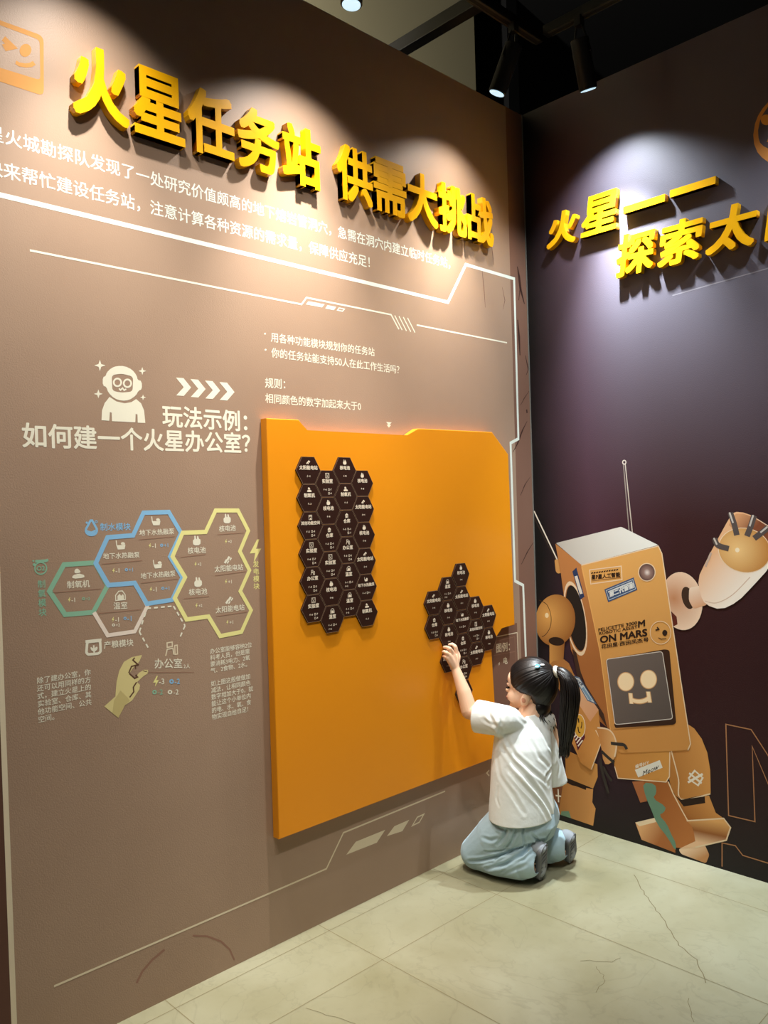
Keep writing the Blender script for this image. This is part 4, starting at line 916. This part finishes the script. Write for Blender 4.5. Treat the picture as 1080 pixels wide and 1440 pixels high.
chain(bm, [H(.080, 0, -.012), H(.087, 0, -.030)], [.006, .0075]); ellip(bm, H(.089, 0, -.034), (HF * .0085, HS * .010, HU * .0078))
for s_ in (1, -1): ball(bm, H(.083, s_ * .0085, -.036), .006)
ellip(bm, H(.083, 0, -.0555), (HF * .009, HS * .018, HU * .0055)); ellip(bm, H(.080, 0, -.066), (HF * .009, HS * .015, HU * .006))
# left hand against the tiles
ZH = zoom(600, 880, .0926); hp = lambda x, y, X: G(*ZH((x, y))[0], X)
pc = hp(405, 510, .068)
KN = [hp(455, 425, .068), hp(400, 420, .072), hp(345, 450, .072), hp(318, 490, .068)]
for k_ in KN: chain(bm, [LWR, LWR * .5 + k_ * .5, k_], [.0155, .0125, .0092])
chain(bm, [KN[0], hp(435, 320, .066), hp(392, 283, .052), hp(345, 290, .0445)], [.0088, .0080, .0072, .0062])
chain(bm, [KN[1], hp(352, 350, .070), hp(305, 328, .056), hp(268, 326, .0445)], [.0088, .0080, .0072, .0062])
chain(bm, [KN[2], hp(302, 412, .068), hp(270, 396, .055), hp(250, 398, .0445)], [.0084, .0076, .0070, .0060])
chain(bm, [KN[3], hp(288, 474, .064), hp(268, 464, .052), hp(256, 462, .0445)], [.0076, .0068, .0062, .0054])
chain(bm, [hp(455, 540, .066), hp(482, 470, .056), hp(470, 415, .048), hp(445, 385, .0445)], [.0125, .0092, .0080, .0066])
# right hand resting on the thigh
for i in range(4):
    k_ = RWR + V((-.045, -.018 + i * .013, -.028)); chain(bm, [RWR, k_, k_ + V((-.022, 0, -.016)), k_ + V((-.036, 0, -.034))], [.014, .0088, .0076, .006])
chain(bm, [RWR + V((-.012, -.012, -.008)), RWR + V((-.03, -.034, -.022)), RWR + V((-.048, -.038, -.036))], [.011, .0085, .0066])
body = link('body', blend(bm, 'body', .0024, 5, .5), M_SKIN, kid)
# eyes, brows, lips
M_EYE = mat('dark_eye', rgb(28, 20, 18), .2, .5)
for s_ in (1, -1):
    b2 = bmesh.new(); ellip(b2, H(.0785, s_ * .029, -.018), (HF * .0065, HS * .0085, HU * .0045)); link('eye', mesh_of(b2, 'eye', True), M_EYE, body)
    b2 = bmesh.new(); chain(b2, [H(.086, s_ * .014, .004), H(.083, s_ * .030, .008), H(.072, s_ * .043, .004)], [.0012, .0015, .0008]); link('eyebrow', mesh_of(b2, 'eyebrow', True), mat('brow_hair', rgb(40, 28, 22), .7), body)
    b2 = bmesh.new(); ellip(b2, H(-.001, s_ * .0785, -.045), (HF * .0075 + HS * s_ * .0035, HS * .0022, HU * .011)); link('ear_shade', mesh_of(b2, 'ear_shade', True), mat('ear_shade_skin', rgb(204, 140, 112), .6), body)  # last: darker disc painted for the shade inside the ear
b2 = bmesh.new(); ellip(b2, H(.0845, 0, -.0575), (HF * .009, HS * .0165, HU * .0040)); ellip(b2, H(.082, 0, -.0655), (HF * .009, HS * .0135, HU * .0042)); link('lips', mesh_of(b2, 'lips', True), mat('lip_skin', rgb(206, 128, 112), .5), body)

# T-shirt
bm = bmesh.new()
rings = []
for px, X, a, b in (((734, 1160), .275, .108, .139), ((734, 1146), .275, .108, .138), ((734, 1132), .275, .106, .136), ((733, 1110), .276, .098, .126), ((733, 1080), .276, .093, .120), ((735, 1050), .274, .088, .118), ((736, 1030), .270, .078, .116), ((737, 1015), .268, .062, .104), ((738, 1006), .267, .050, .070), ((739, 1001), .266, .047, .056)):
    c = G(*px, X); tl = (1150 - px[1]) / 150.0
    rings.append((c, X_ * a + V((0, 0, .0)), (Y_ + V((.16 * tl, 0, -.17 * tl))) * b))
loft(bm, rings, 40)
LSE = LSH + (LEL - LSH) * .80 + V((.004, .004, -.012)); RSE = G(779.5, 1100, .302)
ld = (LSE - LSH).normalized()
def sleeve(a, b, ra, rb, flat):
    d = (b - a).normalized(); up = (V((0, 0, 1)) - d * d.z); up = up.normalized() if up.length > .1 else V((1, 0, 0)); sd = d.cross(up)
    loft(bm, [(a, up * ra, sd * ra * .9), (a * .5 + b * .5, up * (ra * .45 + rb * .55), sd * (ra + rb) * .45), (b, up * rb, sd * rb * flat), (b + d * .022, up * rb, sd * rb * flat)], 28)
    return d
ds1 = sleeve(LSH + V((.008, .006, -.002)), LSE, .056, .060, .95)
bm_d = (RSE - RSH).normalized(); sleeve(RSH + V((-.012, -.03, .01)), RSE, .050, .050, .95)
chain(bm, [V((.265, -.52, .552)), LSH + V((0, .01, .004))], [.05, .05]); chain(bm, [V((.272, -.44, .548)), RSH + V((0, -.01, -.002))], [.05, .048])
shirt = blend(bm, 't_shirt', .0038, 8, .5)
Z1 = zoom(600, 880, .264)
folds(shirt, [(Z1((385, 540), (405, 650), (470, 740), (560, 840), (640, 950), (676, 1040)), 0.0050, 0.0081), (Z1((420, 600), (470, 690), (570, 780), (650, 850)), 0.0042, 0.0075), (Z1((430, 760), (520, 860), (610, 960), (650, 1040)), 0.0035, 0.0075),
              (Z1((370, 680), (390, 800), (460, 900), (520, 1000)), 0.0025, 0.0075), (Z1((300, 500), (350, 530), (400, 520)), 0.0030, 0.0063), (Z1((320, 440), (345, 500), (390, 560), (395, 610)), 0.0045, 0.0075), (Z1((290, 580), (340, 570), (395, 585)), 0.0035, 0.0063),
              (Z1((680, 620), (672, 720), (640, 800), (634, 830)), 0.0050, 0.0075), (Z1((610, 560), (650, 640), (680, 700)), 0.0030, 0.0075), (Z1((690, 650), (712, 740), (700, 800)), 0.0030, 0.0063), (Z1((380, 860), (372, 920), (384, 960)), 0.0030, 0.0050), (Z1((560, 620), (600, 700), (655, 760)), 0.0025, 0.0075), (Z1((480, 480), (520, 520), (580, 540)), 0.0020, 0.0075)])
# open the hem, the sleeves and the collar, then give the cloth a thickness
bm = bmesh.new(); bm.from_mesh(shirt)
cutp = [(LSE, ds1, LSE, .095), (RSE, bm_d, RSE, .075), (rings[-1][0] - V((0, 0, .002)), V((0, 0, 1)), rings[-1][0], .08), (rings[1][0], rings[1][1].cross(rings[1][2]).normalized() * -1, rings[1][0], .30)]
kill = []
for f in bm.faces:
    c = f.calc_center_median()
    for o_, n_, m_, r_ in cutp:
        if (c - o_).dot(n_) > 0 and (c - m_).length < r_: kill.append(f); break
bmesh.ops.delete(bm, geom=kill, context='FACES'); trim_edges(bm, cutp); bm.to_mesh(shirt); bm.free()
def thicken(me, t):
    o = bpy.data.objects.new('t', me); COL.objects.link(o); s = o.modifiers.new('s', 'SOLIDIFY'); s.thickness = t; s.offset = -1
    bpy.context.view_layer.update(); out = bpy.data.meshes.new_from_object(o.evaluated_get(bpy.context.evaluated_depsgraph_get())); bpy.data.objects.remove(o)
    for p in out.polygons: p.use_smooth = True
    return out
nm = shirt.name; shirt = thicken(shirt, .0022); shirt.name = 't_shirt'
shirt_o = link('t_shirt', shirt, cloth('white_jersey', rgb(236, 241, 238), .22), kid)

# trousers
bm = bmesh.new()
loft(bm, [(V((.275, -.487, .13)), X_ * .085, Y_ * .125), (V((.285, -.487, .185)), X_ * .100, Y_ * .135), (V((.283, -.487, .235)), X_ * .094, Y_ * .125), (V((.280, -.487, .29)), X_ * .080, Y_ * .11)], 36)
for hip, kn, an in ((LHIP, LKN, LAN), (RHIP, RKN, RAN)):
    chain(bm, [hip + V((-.02, 0, .0)), (hip + kn) / 2 + V((0, 0, .008)), kn + V((.002, 0, .006))], [.092, .082, .062], 3)
    e = kn * .02 + an * .98; e.z = .078
    chain(bm, [kn + V((.01, 0, .006)), kn * .5 + an * .5 + V((0, 0, -.004)), e], [.061, .066, .062], 3)
    loft(bm, [(kn + V((.02, 0, -.012)), Y_ * .052, V((0, 0, .04))), ((kn + an) / 2 + V((0, 0, -.03)), Y_ * .072, V((0, 0, .048))), (e + V((.006, 0, -.012)), Y_ * .066, V((0, 0, .056)))], 24)
tr = blend(bm, 'trousers', .0040, 8, .5)
for v in tr.vertices:
    if v.co.z < .0015: v.co.z = .0015
ZT = zoom(640, 1130, .16667)
folds(tr, [(ZT((55, 470), (120, 485), (220, 478), (330, 450), (460, 405), (600, 350), (700, 312)), 0.0112, 0.0059), (ZT((110, 562), (260, 552), (420, 512), (560, 432), (640, 350), (700, 318)), 0.0128, 0.0063), (ZT((130, 570), (250, 585), (370, 590), (420, 560)), 0.0045, 0.0045),
           (ZT((310, 130), (360, 200), (430, 230), (400, 300), (350, 345)), 0.0090, 0.0059), (ZT((525, 165), (505, 250), (470, 330), (415, 385)), 0.0090, 0.0054), (ZT((575, 165), (572, 260), (585, 350)), 0.0075, 0.0040), (ZT((640, 255), (690, 305), (760, 298), (810, 230)), 0.0090, 0.0054),
           (ZT((250, 405), (350, 400), (470, 380), (550, 345)), 0.0067, 0.0040), (ZT((330, 478), (352, 462), (380, 440)), 0.0060, 0.0036), (ZT((430, 130), (440, 190), (420, 260)), 0.0060, 0.0045), (ZT((230, 290), (300, 310), (390, 290)), 0.0045, 0.0063), (ZT((480, 500), (580, 470), (660, 400)), 0.0045, 0.0054), (ZT((400, 600), (500, 560), (600, 520)), 0.0037, 0.0054)])
bm = bmesh.new(); bm.from_mesh(tr)
kill = []; pl_ = []
for an, kn in ((LAN, LKN), (RAN, RKN)):
    d_ = (V((an.x, an.y, 0)) - V((kn.x, kn.y, 0))).normalized(); e = kn * .02 + an * .98
    o_ = e + d_ * .050; pl_.append((o_, d_, e, .10))
    for f in bm.faces:
        c = f.calc_center_median()
        if (c - o_).dot(d_) > 0 and c.z < .118 and abs((c - e).dot(V((-d_.y, d_.x, 0)))) < .075: kill.append(f)
bmesh.ops.delete(bm, geom=list(set(kill)), context='FACES'); trim_edges(bm, pl_); bm.to_mesh(tr); bm.free()
tr = thicken(tr, .003); tr.name = 'trousers'
link('trousers', tr, cloth('pale_blue_cotton', rgb(176, 202, 214), .3), kid)

# hair: strands combed back from the hairline to the tie
M_HAIR = bpy.data.materials.new('black_hair'); M_HAIR.use_nodes = True; _b = M_HAIR.node_tree.nodes['Principled BSDF']
_b.inputs['Base Color'].default_value = rgb(22, 17, 16); _b.inputs['Roughness'].default_value = .38; _b.inputs['Specular IOR Level'].default_value = .45
HL = [(.2, .3), (.078, .12), (.064, .080), (.03, .070), (0, .058), (-.014, .040), (-.024, .016), (-.030, -.024), (-.055, -.026), (-.075, -.026), (-.118, -.034), (-.2, -.034)]
def hairline(u):
    for (u1, f1), (u0, f0) in zip(HL, HL[1:]):
        if u0 <= u <= u1: return f0 + (f1 - f0) * (u - u0) / (u1 - u0)
    return -.044
EA, EB, EC = .0945, .0805, .1060
TP = V((-.80, 0, .60)).normalized(); T1 = V((0, 1, 0)); T2 = TP.cross(T1)
def hair_pt(psi, th):
    d = TP * math.cos(th) + (T1 * math.cos(psi) + T2 * math.sin(psi)) * math.sin(th)
    r = 1 / math.sqrt((d.x / EA) ** 2 + (d.y / EB) ** 2 + (d.z / EC) ** 2)
    p = d * r
    if p.z > 0: p.z *= .892
    p.x -= .008; p.z += .004
    if p.z < -.03 and p.x < 0: p = V((p.x, p.y * (1 + .25 * (p.z + .03) / .06), p.z))
    return p
bm = bmesh.new(); NS, NT = 220, 40; grid = []
for i in range(NS):
    psi = 2 * math.pi * i / NS; th = .12; lim = .12
    while th < 2.9:
        p = hair_pt(psi, th)
        if p.x > hairline(p.z) or p.z < -.116: break
        lim = th; th += .02
    lim += .035 * noise.noise(V((math.cos(psi) * 6, math.sin(psi) * 6, 3)))
    rdg = noise.noise(V((math.cos(psi) * 24, math.sin(psi) * 24, 0))) * .0022 + noise.noise(V((math.cos(psi) * 60, math.sin(psi) * 60, 5))) * .0012
    row = []
    for j in range(NT + 1):
        t = j / NT; p = hair_pt(psi, .02 + (lim - .02) * t); n = p.normalized()
        th_ = .0015 + (rdg) * (.4 + .6 * math.sin(math.pi * t)) - .006 * max(0, (t - .9) / .1) ** 2
        q = p + n * th_; row.append(bm.verts.new(H(q.x, q.y, q.z)))
    grid.append(row)
for i in range(NS):
    a, b = grid[i], grid[(i + 1) % NS]
    for j in range(NT): bm.faces.new((a[j], b[j], b[j + 1], a[j + 1]))
# nape wisps
random.seed(11)
ellip(bm, H(-.040, .002, -.082), (HF * .036, HS * .052, HU * .042))
for k_ in range(16):
    s_ = random.uniform(-.04, .05); f_ = -.055 + random.uniform(-.012, .012); l_ = random.uniform(.03, .075)
    p0 = H(f_ - .004, s_ * .8, -.100); p1 = H(f_ - .012, s_ + random.uniform(-.006, .006), -.10 - l_ * .5); p2 = H(f_ - .026 + random.uniform(-.01, .006), s_ + random.uniform(-.014, .014), -.10 - l_)
    strand(bm, [p0, p1, p2], [.0040, .0024, .0006], 7)
for k_ in range(0):
    u_ = random.uniform(.0, .06); p0 = H(hairline(u_) - .012, .062 - max(0, u_ - .03) * .5, u_); p1 = H(hairline(u_) + random.uniform(.004, .014), .062 - u_ * .55, u_ - .014)
    chain(bm, [p0, p1], [.0018, .0005], 1)
hair = link('hair', mesh_of(bm, 'hair', True), M_HAIR, kid)
# ponytail
TIE = H(-.094, 0, .052)
bm = bmesh.new(); random.seed(5)
core = [TIE, H(-.112, 0, .058), H(-.142, .004, .030), H(-.152, .006, -.03), H(-.146, .006, -.10), H(-.136, .004, -.165), H(-.128, 0, -.215)]
wid = [.012, .018, .029, .034, .032, .024, .008]
def spline(P, n=5):
    out = []
    for i in range(len(P) - 1):
        p0, p1, p2, p3 = P[max(i - 1, 0)], P[i], P[i + 1], P[min(i + 2, len(P) - 1)]
        for k in range(n):
            t = k / n; out.append((p1 * 2 + (p2 - p0) * t + (p0 * 2 - p1 * 5 + p2 * 4 - p3) * t * t + (p1 * 3 - p0 - p2 * 3 + p3) * t ** 3) * .5)
    return out + [P[-1]]
strand(bm, spline(core, 4), [wid[min(i // 4, 6)] * (1 - (i % 4) / 4) * .9 + wid[min(i // 4 + 1, 6)] * (i % 4) / 4 * .9 for i in range(25)], 24)
for k_ in range(150):
    a_ = random.uniform(0, 2 * math.pi); rr = random.uniform(.55, 1.0); end = random.uniform(.0, .05); ex = random.uniform(-.014, .014)
    P_ = [c + (HS * math.cos(a_) + HF * math.sin(a_)) * w_ * rr for c, w_ in zip(core, wid)]
    P_[-1] = P_[-1] + HF * ex - HU * end; P_[-2] = P_[-2] - HU * end * .5
    S_ = spline(P_, 5); n = len(S_)
    strand(bm, S_, [random.uniform(.0022, .0042) * (1 - .8 * (i / n) ** 3) for i in range(n)])
link('ponytail', mesh_of(bm, 'ponytail', True), M_HAIR, hair)
def ring(name, c, axis, R, r, m, parent):
    bm = bmesh.new(); q = Vector(axis).to_track_quat('Z', 'Y').to_matrix(); n = 28; k = 10; vs = []
    for i in range(n):
        a = 2 * math.pi * i / n; row = []
        for j in range(k):
            b = 2 * math.pi * j / k; row.append(bm.verts.new(Vector(c) + q @ V(((R + r * math.cos(b)) * math.cos(a), (R + r * math.cos(b)) * math.sin(a), r * math.sin(b)))))
        vs.append(row)
    for i in range(n):
        for j in range(k): bm.faces.new((vs[i][j], vs[(i + 1) % n][j], vs[(i + 1) % n][(j + 1) % k], vs[i][(j + 1) % k]))
    return link(name, mesh_of(bm, name, True), m, parent)
ring('hair_tie', TIE + (core[1] - TIE) * .3, core[1] - TIE, .0155, .0075, mat('white_elastic', rgb(232, 228, 214), .7), hair)['label'] = 'white hair tie'
# clip on the crown
trh = tree_of(hair.data); cp, cn = hit(trh, (756, 938))
if cp is None: cp, cn = H(-.02, .03, .095), HU
cr_ = AX_R.copy(); cr_ = (cr_ - cn * cr_.dot(cn)).normalized(); cu_ = cn.cross(cr_)
clip = None
for nm_, off, sz, c_ in (('hair_clip', (0, 0), (.010, .011), (96, 176, 214)), ('clip_ribbon', (.018, .007), (.009, .0055), (236, 238, 240)), ('clip_ribbon', (-.004, -.008), (.009, .006), (168, 216, 232))):
    b2 = bmesh.new(); ellip(b2, cp + cn * .004 + cr_ * off[0] + cu_ * off[1], (cr_ * sz[0], cu_ * sz[1], cn * .0045), 2)
    o_ = link(nm_, mesh_of(b2, nm_, True), mat('clip_plastic', rgb(*c_), .3, .5), hair if clip is None else hair)
    if nm_ == 'hair_clip': o_['label'] = 'pale blue hair clip'

# shoes
M_SOLE = mat('grey_rubber', rgb(116, 119, 124), .6, .3); M_UP = mat('grey_sandal_upper', rgb(156, 162, 168), .7, .25); M_STR = mat('dark_strap', rgb(66, 68, 74), .6, .3); M_SOCK = mat('pale_sock', rgb(188, 180, 176), .9, .1)
def shoe(heel, toe, nrm, label):
    heel = V(heel); toe = V(toe); L_ = (toe - heel); ln = L_.length; L_.normalize(); N_ = V(nrm); N_ = (N_ - L_ * N_.dot(L_)).normalized(); W_ = L_.cross(N_)
    P3 = lambda l, w_, n_: heel + L_ * l * ln + W_ * w_ + N_ * n_
    prof = [(.0, .014), (.05, .024), (.15, .029), (.35, .027), (.55, .030), (.75, .034), (.9, .028), (1.0, .013)]
    b2 = bmesh.new(); loop = [(l, w_) for l, w_ in prof] + [(l, -w_) for l, w_ in prof[::-1]]; loop = smooth_poly([(l * ln, w_) for l, w_ in loop], 2)
    lo = [b2.verts.new(heel + L_ * l + W_ * w_) for l, w_ in loop]; mi = [b2.verts.new(heel + L_ * l * .99 + W_ * w_ * 1.04 + N_ * .008) for l, w_ in loop]; hi = [b2.verts.new(heel + L_ * l + W_ * w_ * .97 + N_ * .017) for l, w_ in loop]
    b2.faces.new(lo[::-1]); b2.faces.new(hi); n = len(loop)
    for i in range(n):
        j = (i + 1) % n; b2.faces.new((lo[i], lo[j], mi[j], mi[i])); b2.faces.new((mi[i], mi[j], hi[j], hi[i]))
    for k_ in range(7):     # tread bars
        l = .1 + k_ * .125; c = P3(l, 0, -.001); ax = (L_ * .004, W_ * .022, N_ * .0022); ellip(b2, c, ax, 2)
    so = link('shoe', mesh_of(b2, 'shoe', False), M_UP, kid)
    so['label'] = label; so.data.materials.clear(); so.data.materials.append(M_SOLE)
    b2 = bmesh.new()
    ellip(b2, P3(.80, 0, .018), (L_ * .026, W_ * .031, N_ * .026)); ellip(b2, P3(.62, 0, .022), (L_ * .03, W_ * .029, N_ * .026))
    link('toe_cap', blend(b2, 'toe_cap', .003, 4), M_UP, so)
    b2 = bmesh.new(); ellip(b2, P3(.10, 0, .024), (L_ * .020, W_ * .027, N_ * .030)); ellip(b2, P3(.26, 0, .018), (L_ * .03, W_ * .027, N_ * .014))
    link('heel_counter', blend(b2, 'heel_counter', .003, 4), M_UP, so)
    b2 = bmesh.new(); ellip(b2, P3(.22, 0, .036), (L_ * .030, W_ * .023, N_ * .034)); ellip(b2, P3(.45, 0, .030), (L_ * .04, W_ * .023, N_ * .022))
    link('sock', blend(b2, 'sock', .003, 4), M_SOCK, so)
    for l in (.36, .52):
        b2 = bmesh.new(); A_ = []
        for i in range(15):
            t = math.pi * i / 14; A_.append([P3(l + dl, math.cos(t) * (.0300 + k), .014 + math.sin(t) * (.040 + k)) for dl, k in ((-.045, 0), (.045, 0), (.045, .003), (-.045, .003))])
        Vv = [[b2.verts.new(p) for p in r_] for r_ in A_]
        for a, b in zip(Vv, Vv[1:]):
            for q_ in range(4): b2.faces.new((a[q_], a[(q_ + 1) % 4], b[(q_ + 1) % 4], b[q_]))
        b2.faces.new(Vv[0]); b2.faces.new(Vv[-1][::-1])
        link('strap', mesh_of(b2, 'strap'), M_STR, so)
    return so
shoe((.388, -.535, .140), (.352, -.500, .004), (-.9, -.15, .15), 'grey sandal on the child’s near foot')
shoe((.384, -.350, .118), (.352, -.306, .004), (-.9, -.12, .15), 'grey sandal on the child’s far foot')
